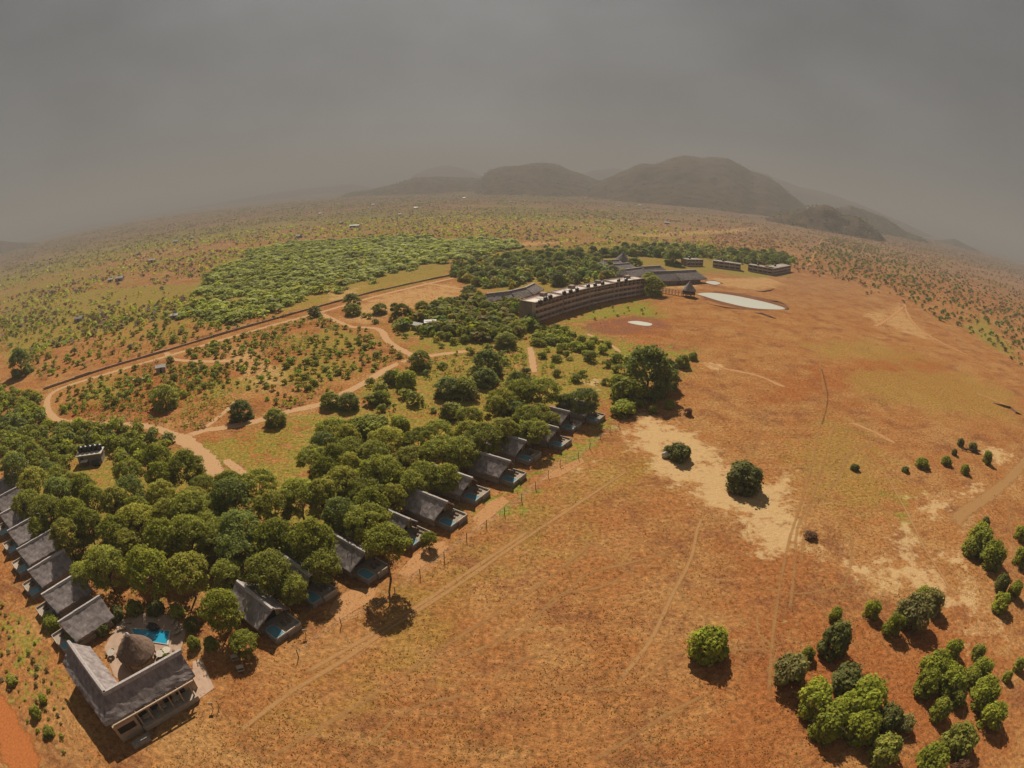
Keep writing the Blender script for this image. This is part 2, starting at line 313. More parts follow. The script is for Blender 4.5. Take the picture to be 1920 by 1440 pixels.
def build_ground():
    rr = [8.0]
    while rr[-1] < 42000: rr.append(rr[-1]*(1.0095 if rr[-1] < 900 else 1.016 if rr[-1] < 2500 else 1.05))
    rr = np.array(rr); a = np.concatenate([np.arange(-72, 72.01, .42), np.linspace(78, 282, 35)]); A = np.radians(a)
    rg, ag = np.meshgrid(rr, A, indexing='ij'); x, y = rg*np.sin(ag), rg*np.cos(ag); nr, na = rg.shape
    x = x.ravel(); y = y.ravel(); r = np.hypot(x, y)
    z = smooth(900, 3000, r)*(fbm(x, y, 900, 3, 5)-.5)*30 - smooth(400, 900, r)*0.5
    # slope of the shoulder at the right, where the land climbs toward the horizon
    z += smooth(500, 1500, r)*smooth(.55, 1.05, np.arctan2(x, y))*np.where(y > -100, 1, 0)*10
    z = z+smooth(1100, 3800, r)*smooth(-.55, .05, np.arctan2(x, y))*(1-smooth(.5, .9, np.arctan2(x, y)))*26
    v = np.stack([x, y, z], 1); idx = np.arange(nr*na).reshape(nr, na)
    nx = np.roll(idx, -1, 1)
    f = np.stack([idx[:-1], nx[:-1], nx[1:], idx[1:]], -1).reshape(-1, 4)[:, ::-1]
    # the disc under the camera
    c = len(v); v = np.vstack([v, [[0, 0, 0]]]); ring = idx[0]
    me = mesh_np('ground', v, f, None, True)
    bm = bmesh.new(); bm.from_mesh(me); bm.verts.ensure_lookup_table()
    for i in range(na): bm.faces.new((bm.verts[int(ring[i])], bm.verts[c], bm.verts[int(ring[(i+1) % na])]))
    bmesh.ops.recalc_face_normals(bm, faces=bm.faces)
    bm.to_mesh(me); bm.free()
    if me.polygons[0].normal.z < 0: me.flip_normals()
    x = v[:, 0]; y = v[:, 1]; r = np.hypot(x, y)
    def soft(polys, width, warp=8, seed=1):
        m = np.zeros(len(x)); wx = (fbm(x, y, 14, 3, seed)-.5)*warp
        for q in polys:
            P = poly_w(q); cx, cy = P.mean(0); rad = np.max(np.hypot(*(P-P.mean(0)).T))
            k = np.hypot(x-cx, y-cy) < rad+width*3+20
            if k.any(): m[k] = np.maximum(m[k], np.clip(.5+(sdf(P, x[k], y[k])+wx[k])/(2*width), 0, 1))
        return m
    att = {'sand': soft(SAND, 5.0, 7, 3), 'faint': soft(FAINT, 7, 10, 4), 'green': soft(GREEN, 9, 12, 6), 'red': soft(RED, 12, 18, 7), 'yellow': soft(YELLOW, 14, 20, 8)}
    # far country: mixed scrub and fields
    far = smooth(380, 800, r); ang = np.arctan2(x, y)
    fld = fbm(x, y, 170, 4, 21); fl2 = fbm(x*.35+y*.1, y, 240, 3, 29)
    left = 1-smooth(.05, .55, ang)
    att['green'] = np.maximum(att['green'], far*np.clip((fld*.7+fl2*.5-.28)*2.0, 0, 1)*(.5+.5*left))
    att['green'] = np.maximum(att['green'], smooth(150, 300, r)*(1-smooth(-.62, -.48, ang))*np.clip((fbm(x, y, 60, 3, 33)-.3)*2, 0, .9))
    att['faint'] = np.maximum(att['faint'], far*np.clip((fbm(x, y, 110, 4, 41)-.53)*5, 0, .55)*(1-smooth(1500, 2600, r)*.6))
    att['red'] = np.maximum(att['red'], far*(.3+.5*smooth(.3, .7, ang)))
    att['mud'] = soft(MUD, 7, 12, 12); att['far2'] = smooth(1000, 2100, r)
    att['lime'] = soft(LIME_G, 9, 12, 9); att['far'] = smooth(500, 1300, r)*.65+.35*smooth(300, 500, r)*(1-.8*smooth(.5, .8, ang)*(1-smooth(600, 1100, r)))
    for k, q in att.items():
        at_ = me.attributes.new(k, 'FLOAT', 'POINT'); at_.data.foreach_set('value', q.astype(np.float32))
    m, nt, p, o = newmat('savanna_ground'); tc = N(nt, 'ShaderNodeTexCoord'); co = tc.outputs['Object']
    def A(n): q = N(nt, 'ShaderNodeAttribute'); q.attribute_name = n; return q.outputs['Fac']
    big = noise(nt, co, .022, 5, .6); mid = noise(nt, co, .16, 6, .65); fine = noise(nt, co, 1.1, 5, .7); tiny = noise(nt, co, 3.7, 3, .7)
    patch = noise(nt, co, .42, 6, .7)
    base = mixc(nt, remap(nt, big, .35, .65, 0, 1), (.31, .122, .042), (.36, .168, .058))
    base = mixc(nt, remap(nt, mid, .42, .68, 0, .75), base, (.245, .095, .030))
    def over(base, n, col, nz, amp, lo, hi, dens):
        s = math_(nt, 'ADD', A(n), remap(nt, nz, .2, .8, -amp, amp))
        return mixc(nt, math_(nt, 'MULTIPLY', remap(nt, s, lo, hi, 0, 1, True), dens), base, col)
    base = mixc(nt, remap(nt, noise(nt, co, .05, 7, .75), .46, .60, 0, .75), base, (.37, .20, .075))
    base = mixc(nt, remap(nt, noise(nt, co, .085, 7, .75), .50, .62, 0, .8), base, (.20, .080, .036))
    st = N(nt, 'ShaderNodeMapping'); st.inputs['Rotation'].default_value = (0, 0, -.95); st.inputs['Scale'].default_value = (.035, .30, 1); nt.links.new(co, st.inputs[0])
    base = mixc(nt, remap(nt, noise(nt, st.outputs[0], 1.0, 6, .7), .52, .68, 0, .5), base, (.40, .23, .09))
    base = over(base, 'red', (.285, .088, .026), mid, .5, .35, .9, .6)
    base = over(base, 'yellow', (.30, .185, .048), mid, .6, .35, 1.0, .7)
    gcol = mixc(nt, remap(nt, patch, .40, .62, 0, 1), (.31, .215, .048), (.165, .185, .030))
    gn = math_(nt, 'ADD', math_(nt, 'MULTIPLY', mid, .55), math_(nt, 'MULTIPLY', patch, .45))
    base = over(base, 'green', gcol, gn, 1.5, .55, 1.0, .8)
    base = over(base, 'lime', mixc(nt, remap(nt, patch, .4, .6, 0, 1), (.26, .225, .04), (.17, .19, .028)), gn, 1.2, .40, 1.0, .85)
    fldn = noise(nt, co, .011, 6, .65)
    farc_ = mixc(nt, remap(nt, fldn, .50, .62, 0, .8), mixc(nt, remap(nt, fldn, .40, .50, .7, 0), (.27, .165, .115), (.28, .125, .07)), (.37, .245, .15))
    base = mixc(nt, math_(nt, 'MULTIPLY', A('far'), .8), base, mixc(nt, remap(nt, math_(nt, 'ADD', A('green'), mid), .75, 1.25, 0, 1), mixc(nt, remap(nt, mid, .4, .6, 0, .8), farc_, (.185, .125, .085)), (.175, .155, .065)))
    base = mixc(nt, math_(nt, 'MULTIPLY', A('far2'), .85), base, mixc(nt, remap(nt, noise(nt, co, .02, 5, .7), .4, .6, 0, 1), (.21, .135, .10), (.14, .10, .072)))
    base = over(base, 'mud', (.21, .092, .058), gn, 1.3, .40, 1.15, .85)
    base = over(base, 'faint', (.46, .28, .125), gn, 1.3, .45, 1.15, .8)
    # tufts of dry grass: lighter straw, and darker gaps painting in the tufts' shade
    base = mixc(nt, 1.0, base, remap(nt, fine, .30, .70, .46, 1.52), 'MULTIPLY')
    base = mixc(nt, 1.0, base, remap(nt, tiny, .3, .7, .78, 1.22), 'MULTIPLY')
    base = mixc(nt, remap(nt, tiny, .58, .72, 0, .35), base, (.42, .25, .10))
    spots = noise(nt, co, .8, 2, .5); base = mixc(nt, remap(nt, spots, .66, .72, 0, .7), base, (.11, .06, .024))
    scol = mixc(nt, remap(nt, fine, .35, .7, 0, 1), (.56, .385, .195), (.47, .30, .14))
    base = over(base, 'sand', scol, math_(nt, 'ADD', math_(nt, 'MULTIPLY', mid, .45), math_(nt, 'MULTIPLY', patch, .55)), 1.35, .42, .95, .88)
    nt.links.new(base, p.inputs['Base Color']); p.inputs['Roughness'].default_value = 1.0; p.inputs['Specular IOR Level'].default_value = 0.0
    bump(nt, p, math_(nt, 'ADD', math_(nt, 'MULTIPLY', fine, .6), math_(nt, 'MULTIPLY', tiny, .25)), .75, .5)
    me.materials.clear(); me.materials.append(m)
    g = obj('ground', me); tag(g, 'orange brown dry savanna plain reaching to the hazy horizon', None, None, 'structure')
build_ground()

def ribbon(name, pts, width, m, z=.03, label=None, kind='structure', step=2.0, worldpts=False, wn=.12):
    P = [Vector((p[0], p[1])) if worldpts else at(*p).to_2d() for p in pts]
    # resample with Catmull-Rom
    Q = []
    for i in range(len(P)-1):
        p0, p1, p2, p3 = P[max(i-1, 0)], P[i], P[i+1], P[min(i+2, len(P)-1)]
        n = max(2, int((p2-p1).length/step))
        for k in range(n):
            t = k/n; Q.append(.5*((2*p1)+(p2-p0)*t+(2*p0-5*p1+4*p2-p3)*t*t+(3*p1-p0-3*p2+p3)*t**3))
    Q.append(P[-1]); v = []; f = []; e = []
    for i, q in enumerate(Q):
        d = (Q[min(i+1, len(Q)-1)]-Q[max(i-1, 0)]); d = d.normalized() if d.length > 1e-6 else Vector((1, 0)); n = Vector((-d.y, d.x)); wd = width*(1+random.uniform(-wn, wn))
        endf = min(1, min(i, len(Q)-1-i)/2.0)
        for s, ee in ((-.75, 0), (-.25, 1), (.25, 1), (.75, 0)): p = q+n*wd*s; v.append((p.x, p.y, z)); e.append(ee*endf)
        if i:
            b = 4*(i-1)
            for k in range(3): f.append([b+k, b+k+1, b+k+5, b+k+4])
    me = mesh_np(name, v, f, m); bm = bmesh.new(); bm.from_mesh(me); bmesh.ops.recalc_face_normals(bm, faces=bm.faces); bm.to_mesh(me); bm.free()
    if me.polygons[0].normal.z < 0: me.flip_normals()
    a = me.attributes.new('edge', 'FLOAT', 'POINT'); a.data.foreach_set('value', np.array(e, np.float32))
    o = obj(name, me); tag(o, label, None, None, kind); return o
def sheet(name, px, m, z, label, rim=2.0, worldpts=False):
    """flat ground sheet with its border ring faded"""
    P = np.array(px) if worldpts else poly_w(px); c = P.mean(0); n = len(P); v = []; e = []
    for k, ee in ((1.0, 0), (.8, 1), (.4, 1)):
        for q in P: p = c+(q-c)*k; v.append((p[0], p[1], z)); e.append(ee)
    v.append((c[0], c[1], z)); e.append(1); f = []
    for r in range(2):
        for i in range(n): f.append([r*n+i, r*n+(i+1) % n, (r+1)*n+(i+1) % n, (r+1)*n+i])
    for i in range(n): f.append([2*n+i, 2*n+(i+1) % n, 3*n])
    me = mesh_np(name, v, f, m); bm = bmesh.new(); bm.from_mesh(me); bmesh.ops.recalc_face_normals(bm, faces=bm.faces); bm.to_mesh(me); bm.free()
    if me.polygons[0].normal.z < 0: me.flip_normals()
    a = me.attributes.new('edge', 'FLOAT', 'POINT'); a.data.foreach_set('value', np.array(e, np.float32))
    return tag(obj(name, me), label, None, None, 'structure')

# roads, paths and wheel tracks
ribbon('dirt_road', [(852, 521), (790, 535), (700, 557), (600, 586), (500, 613), (400, 642), (310, 669), (200, 701), (120, 726), (95, 740), (88, 758), (95, 777), (112, 788), (150, 793), (200, 795), (260, 797), (300, 806), (340, 819), (380, 808), (430, 800), (480, 790), (540, 772), (600, 758), (650, 735), (690, 714), (725, 692), (750, 680)], 2.6, M['road'], .03, 'pale dirt road curving inside the boundary wall')
ribbon('dirt_road', [(330, 815), (352, 830), (378, 852), (395, 872), (405, 896)], 4.2, M['road'], .038, 'short pale dirt road running down into the grove')
ribbon('path', [(420, 860), (445, 880), (470, 905)], 2.2, M['road'], .034, 'thin pale path beside the grove road')
ribbon('path', [(601, 588), (640, 606), (660, 613), (700, 615), (716, 622), (728, 640), (750, 655), (785, 671)], 2.6, M['road'], .034, 'pale footpath from the wall road to the path junction')
ribbon('path', [(750, 680), (785, 671), (830, 664), (880, 658)], 2.6, M['road'], .042, 'pale footpath leading east below the bright shrubs')
ribbon('path', [(312, 660), (320, 672), (345, 676), (400, 678), (440, 676)], 2.4, M['road'], .034, 'narrow footpath crossing the middle of the scrub')
ribbon('path', [(378, 806), (400, 790), (430, 765), (445, 748)], 1.5, M['road'], .034, 'faint diagonal footpath left of the round bush')
ribbon('path', [(993, 650), (997, 668), (1000, 690), (1001, 700)], 2.0, M['road'], .034, 'short straight pale path between shrubs below the hotel')
ribbon('path', [(1100, 625), (1130, 640), (1150, 650), (1163, 662)], 1.6, M['road'], .034, 'thin curved path below the dry red hollow')
ribbon('path', [(790, 530), (840, 538), (885, 545)], 2.0, M['road'], .05, 'thin pale path across the bare field')
ribbon('red_road', [(-60, 1250), (0, 1345), (28, 1395), (50, 1450), (70, 1520)], 5.5, M['red_road'], .03, 'bright red earth road in the bottom left corner')
ribbon('dirt_road', [(1935, 850), (1900, 890), (1860, 925), (1815, 955), (1785, 985)], 4.5, M['sandy'], .03, 'sandy vehicle road at the right edge of the plain')
TR = [([(430, 1385), (540, 1302), (640, 1240), (750, 1166), (860, 1096), (960, 1026), (1060, 960), (1180, 880)], 'long wheel track parallel to the chalet fence'),
 ([(560, 1268), (700, 1188), (800, 1125), (900, 1058), (1000, 990)], 'fainter wheel track nearest the chalet fence'), ([(470, 1440), (600, 1365), (720, 1290), (860, 1195), (1000, 1105), (1120, 1010)], 'lower diagonal wheel track across the plain'),
 ([(1326, 955), (1308, 990), (1296, 1045), (1258, 1120), (1220, 1200), (1150, 1290)], 'winding game track below the sand flat'), ([(1545, 738), (1533, 815), (1520, 880), (1500, 950), (1480, 1012), (1462, 1100), (1448, 1200), (1440, 1320)], 'left rut running down the middle of the plain'),
 ([(1568, 785), (1546, 860), (1526, 922), (1496, 988), (1490, 1060), (1480, 1150)], 'right rut running down the middle of the plain'), ([(1655, 880), (1700, 960), (1735, 1030), (1762, 1072), (1792, 1122)], 'diagonal footpath through the right sand patches'),
 ([(1350, 690), (1345, 735), (1322, 780), (1290, 810)], 'thin track from the pale scar to the sand flat'),
 ([(1888, 930), (1896, 1000), (1905, 1085)], 'thin path beside the far right bushes'), ([(70, 1225), (100, 1290), (132, 1372), (190, 1445)], 'thin footpath left of the corner lodge'), ([(1500, 590), (1530, 640), (1545, 738)], 'faint track from the pond to the ruts'), ([(1310, 590), (1270, 640), (1250, 660)], 'faint track below the pond gazebo'),
 ([(1690, 700), (1800, 760), (1880, 800)], 'faint track on the yellow slope at right'), ([(1090, 1440), (1250, 1340), (1350, 1290)], 'faint track beside the lone round bush'), ([(1600, 1000), (1590, 1080), (1560, 1130)], 'faint track above the small dark bush')]
M['track_clear'] = soft_mat('track_clear', (.45, .25, .105), (.38, .20, .08), .12, .0, 1.0, .8)
for ti, (pts, lb) in enumerate(TR): ribbon('wheel_track', pts, .8 if ti < 3 else .7, M['track_clear' if ti in (0, 1, 3, 6) else 'track'], .024+.0012*len(lb) % .02, lb)
trl = random.Random(44)
for i, (p0, p1) in enumerate([((1180, 990), (1420, 1240)), ((900, 1180), (1290, 1010)), ((1000, 1300), (1480, 1180)), ((1560, 620), (1880, 790)), ((1400, 640), (1620, 760)), ((1330, 740), (1530, 840)), ((1600, 820), (1480, 1060)), ((1700, 700), (1640, 880)), ((760, 1300), (1180, 1060)), ((620, 1420), (1010, 1210)), ((1530, 860), (1700, 820)), ((1400, 1100), (1660, 1100)), ((1620, 1180), (1500, 1120)), ((1440, 760), (1400, 880)), ((1240, 700), (1260, 640)), ((1470, 1330), (1420, 1130)), ((1000, 960), (1230, 1090)), ((1790, 640), (1700, 560)), ((1580, 560), (1690, 590))]):
    a_, b_ = at(*p0).to_2d(), at(*p1).to_2d(); nrm = Vector((-(b_-a_).y, (b_-a_).x)).normalized(); ln_ = (b_-a_).length
    pts_ = [a_+(b_-a_)*(k/6)+nrm*ln_*trl.uniform(-.06, .06) for k in range(7)]
    ribbon('game_trail', pts_, .5*(1+ln_/200), M['track'], .015+.0004*i, 'faint pale game trail crossing the open plain', worldpts=True, wn=.35)
for pts_, w_, lb in (([(1303, 681), (1330, 683), (1362, 692), (1420, 704), (1475, 728)], 2.2, 'pale eroded scar near the largest dark tree'), ([(1585, 788), (1630, 806), (1685, 835)], 1.6, 'short pale scar in the middle of the plain'), ([(1694, 560), (1700, 585), (1722, 615), (1765, 642), (1820, 668)], 2.6, 'pale washed out track on the right slope'), ([(1640, 612), (1665, 598), (1694, 575)], 3.0, 'wide pale wash at the head of the right track'), ([(1545, 440), (1530, 470), (1515, 500)], 3.5, 'pale track climbing the slope toward the knoll'), ([(1825, 735), (1870, 752), (1910, 772)], 1.5, 'pale path above the gully edge')): ribbon('eroded_scar', pts_, w_, M['yard'], .027, lb, wn=.4)
ribbon('rut', [(1540, 690), (1552, 745), (1540, 800)], .7, M['dark_track'], .05, 'dark eroded rut at the head of the plain')

# ------------------------------------------------------------------ water
def blob(px, n=48, jit=.04, seed=1):
    P = poly_w(px); k = len(P); out = []
    for i in range(k):
        p0, p1, p2, p3 = P[i-1], P[i], P[(i+1) % k], P[(i+2) % k]
        for s in range(max(2, n//k)):
            t = s/max(2, n//k); out.append(.5*((2*p1)+(p2-p0)*t+(2*p0-5*p1+4*p2-p3)*t*t+(3*p1-p0-3*p2+p3)*t**3))
    return [tuple(p) for p in out]
def water(name, px, label, z=.06):
    P = blob(px); me = MB().prism(P, -.3, z).mesh(name, M['pond_water']); return tag(obj(name, me), label, None, None, 'structure')
water('pond', [(1308, 551), (1335, 549), (1375, 554), (1415, 562), (1448, 570), (1472, 579), (1440, 580), (1400, 576), (1352, 565), (1322, 556)], 'large pale grey waterhole beside the stilted gazebo')
water('pond', [(1322, 529), (1338, 527), (1351, 531), (1340, 534)], 'small pale pool above the large waterhole')
water('pond', [(1177, 604), (1195, 602), (1222, 607), (1216, 611), (1195, 609)], 'tiny white puddle in the dry red hollow')
M['mud'] = soft_mat('mud', (.26, .115, .07), (.17, .075, .048), .12, .35, 1.2, .8)
sheet('mud_margin', [(1296, 551), (1335, 543), (1378, 547), (1420, 555), (1456, 562), (1486, 579), (1442, 586), (1398, 583), (1344, 572), (1310, 560)], M['mud'], .035, 'dark wet mud round the large waterhole')
sheet('mud_margin', [(1312, 530), (1338, 524), (1360, 531), (1342, 538)], M['mud'], .036, 'mud margin of the small upper pool')
def bank(px, h, wd, label):
    P = [at(*p).to_2d() for p in px]; v = []; f = []
    for i, q in enumerate(P):
        d = (P[min(i+1, len(P)-1)]-P[max(i-1, 0)]).normalized(); n = Vector((-d.y, d.x)); k = .15 if i in (0, len(P)-1) else 1
        for s, z in ((-1, -.02), (-.4, h*k), (.3, h*k*.9), (1, -.02)): p = q+n*wd*s; v.append((p.x, p.y, z))
        if i:
            b = 4*(i-1)
            for j in range(3): f.append([b+j, b+j+1, b+j+5, b+j+4])
    m = MB(); m.add(v, f); o = m.build('earth_bank', M['earth_bank']); return tag(o, label, None, None, 'structure')
bank([(1442, 563), (1460, 567), (1472, 572), (1477, 579), (1472, 581)], .9, 1.1, 'crescent earth bank at the right tip of the waterhole')
bank([(1416, 586), (1432, 590), (1445, 595), (1456, 598)], .8, 1.1, 'dark earth bank below the waterhole')
bank([(1415, 545), (1430, 547), (1444, 545), (1451, 541)], .7, 1.0, 'low curved earth bank above the waterhole')
bank([(1862, 755), (1880, 762), (1895, 766), (1905, 775), (1916, 778)], .9, .7, 'eroded gully edge at the right margin')
bank([(1325, 569), (1360, 577), (1400, 581)], .5, .6, 'low earth rim along the lower shore of the waterhole')

# ------------------------------------------------------------------ chalets
def gable_roof(root, L, hw, zr, ze, front=.9, name='roof'):
    m = MB()
    for s in (1, -1): m.patch((-L, 0, zr), (front, 0, zr), (-.1, s*hw, ze), (-L, s*hw, ze), 12, 7, .30, .05, .10)
    r = m.build(name, M['thatch'], root)
    c = MB()
    for i in range(8):
        x0 = -L+(L+front)*i/8; c.add(*hexcap(x0, x0+(L+front)/8-.02, zr+.02+random.uniform(-.02, .03)))
    c.build('ridge_cap', M['thatch_ridge'], r); return r
def hexcap(x0, x1, z):
    v = []
    for x in (x0, x1):
        for y, dz in ((-.42, -.36), (-.2, .03), (.2, .03), (.42, -.36)): v.append((x, y, z+dz))
    return v, [[0, 1, 2, 3], [7, 6, 5, 4], [0, 4, 5, 1], [1, 5, 6, 2], [2, 6, 7, 3], [3, 7, 4, 0]]
def make_chalet(mir):
    s = -mir      # side of the plunge pool
    t = empty('chalet', (0, 0, 0)); L, hw, zr, ze = 9.4, 3.45, 5.0, 2.15
    gable_roof(t, L, hw, zr, ze)
    w_ = MB()
    w_.box((-4.9, 2.55, 1.3), (7.2, .25, 2.6)); w_.box((-4.9, -2.55, 1.3), (7.2, .25, 2.6)); w_.box((-8.4, 0, 1.3), (.2, 4.84, 2.6))
    w_.prism([(-8.6, -2.6), (-8.35, -2.6), (-8.35, 2.6), (-8.6, 2.6)], 0, 2.55); w_.build('wall', M['plaster'], t)
    fr = MB(); fr.add([(-1.6, -2.4, .9), (-1.6, 2.4, .9), (-1.6, 2.4, 2.75), (-1.6, 0, 4.45), (-1.6, -2.4, 2.75), (-1.5, -2.4, .9), (-1.5, 2.4, .9), (-1.5, 2.4, 2.75), (-1.5, 0, 4.45), (-1.5, -2.4, 2.75)],
      [[0, 1, 2, 3, 4], [9, 8, 7, 6, 5], [0, 5, 6, 1], [1, 6, 7, 2], [2, 7, 8, 3], [3, 8, 9, 4], [4, 9, 5, 0]])
    g = fr.build('front_wall', M['yellow_plaster'], t)
    MB().box((-1.46, .2, 1.95), (.06, 2.6, 2.05)).build('glass_door', M['glass'], g)
    fl = MB(); fl.box((-4.6, 0, .45), (8.4, 5.6, .88)); fl.box((1.45, -s*1.55, .45), (3.7, 2.9, .9)); fl.box((-.1, s*1.1, .43), (.7, 2.5, .86)); fl.build('deck', M['deck'], t)
    # plunge pool: D-shaped stone rim with an arched back end
    pl = MB(); inner = []; outer = []
    for k in range(9):
        a = math.pi*k/8; inner.append((.55-.75*math.sin(a), s*1.15+.92*math.cos(a))); outer.append((.55-1.02*math.sin(a), s*1.15+1.2*math.cos(a)))
    inner += [(2.75, s*1.15-.92), (2.75, s*1.15+.92)]; outer += [(3.02, s*1.15-1.2), (3.02, s*1.15+1.2)]
    n = len(inner); v = [(p[0], p[1], z) for z in (0, 1.02) for q in (inner, outer) for p in q]; f = []
    for i in range(n):
        j = (i+1) % n; f += [[n+i, n+j, 3*n+j, 3*n+i], [2*n+i, 2*n+j, 3*n+j, 3*n+i][::-1], [i, j, 2*n+j, 2*n+i][::-1]]
    pl.add([(p[0], p[1], min(p[2], .92)) for p in v], f); po = pl.build('plunge_pool', M['stone'], t)
    mid_ = [((a[0]*.35+b[0]*.65), (a[1]*.35+b[1]*.65)) for a, b in zip(inner, outer)]; rv = [(p[0], p[1], z) for z in (.925, 1.0) for q in (inner, mid_) for p in q]; MB().add(rv, f).build('pool_rim', M['pale_stone'], po)
    MB().prism(inner, .1, .95).build('water', M['pool_water'], po)
    b = MB(); b.box((3.2, -s*1.55, 1.05), (.16, 3.0, .5)); b.box((1.4, -s*3.05, 1.05), (3.4, .16, .5)); bal = b.build('balustrade', M['pale_stone'], t)
    for sd in (-1, 1): MB().tube((-.35, sd*2.75, 0), (-.35, sd*2.75, 2.5), .11).build('post', M['wood'], t)
    for sd in (0, 1):
        ch = MB(); ch.box((1.2, -s*(1.0+sd*1.1), 1.13), (1.0, .55, .1)); ch.box((.7, -s*(1.0+sd*1.1), 1.35), (.1, .55, .5)); ch.box((1.2, -s*(1.0+sd*1.1), .99), (.8, .4, .18)); ch.build('deck_seat', M['wood'], t)
    return t
FR = Vector((.845, -.535)); AR = math.atan2(FR.y, FR.x); GR = Vector((-.535, -.845))
pool_px = [(515, 1183), (585, 1118), (686, 1075), (768, 1012), (838, 978), (884, 931), (955, 898), (985, 858), (1045, 832), (1066, 800), (1112, 785)]
CH = []
proto = make_chalet(1)
RL = ['corner of the row beside the lodge', 'behind two tall acacias', 'with the sandy yard in front', 'hidden by the tall single acacia', 'with its long bare roof in view', 'mostly under the trees', 'with a turquoise pool', 'set half under acacias', 'whose pool stands at the fence bend', 'with its roof almost hidden', 'at the far end of the row']
for i, p in enumerate(pool_px):
    q = at(*p, 1.0).to_2d(); o = q-FR*1.3-GR*1.1
    c = proto if i == 0 else copy_tree(proto); c.location = (o.x, o.y, 0); c.rotation_euler.z = AR+random.uniform(-.03, .03)
    tag(c, f'thatched chalet with plunge pool, {ORD[i]} from the corner lodge along the open plain', 'chalet', 'thatched chalets facing the plain'); CH.append((Vector((o.x, o.y)), ORD[i]+' plain side chalet', FR))
FL = Vector((-.43, -.903)); AL = math.atan2(FL.y, FL.x)
proto2 = make_chalet(-1); rs = [at(108, 1166, 5).to_2d(), at(13, 995, 5).to_2d()]; CL_ = []
for i in range(8):
    o = rs[0]+(rs[1]-rs[0])*(i/4.0)-FL*.9
    c = proto2 if i == 0 else copy_tree(proto2); c.location = (o.x, o.y, 0); c.rotation_euler.z = AL+random.uniform(-.03, .03)
    tag(c, f'thatched chalet, {ORD[i]} from the corner lodge in the row along the left edge', 'chalet', 'thatched chalets along the left edge'); CL_.append((Vector((o.x, o.y)), ORD[i]+' left row chalet', FL))

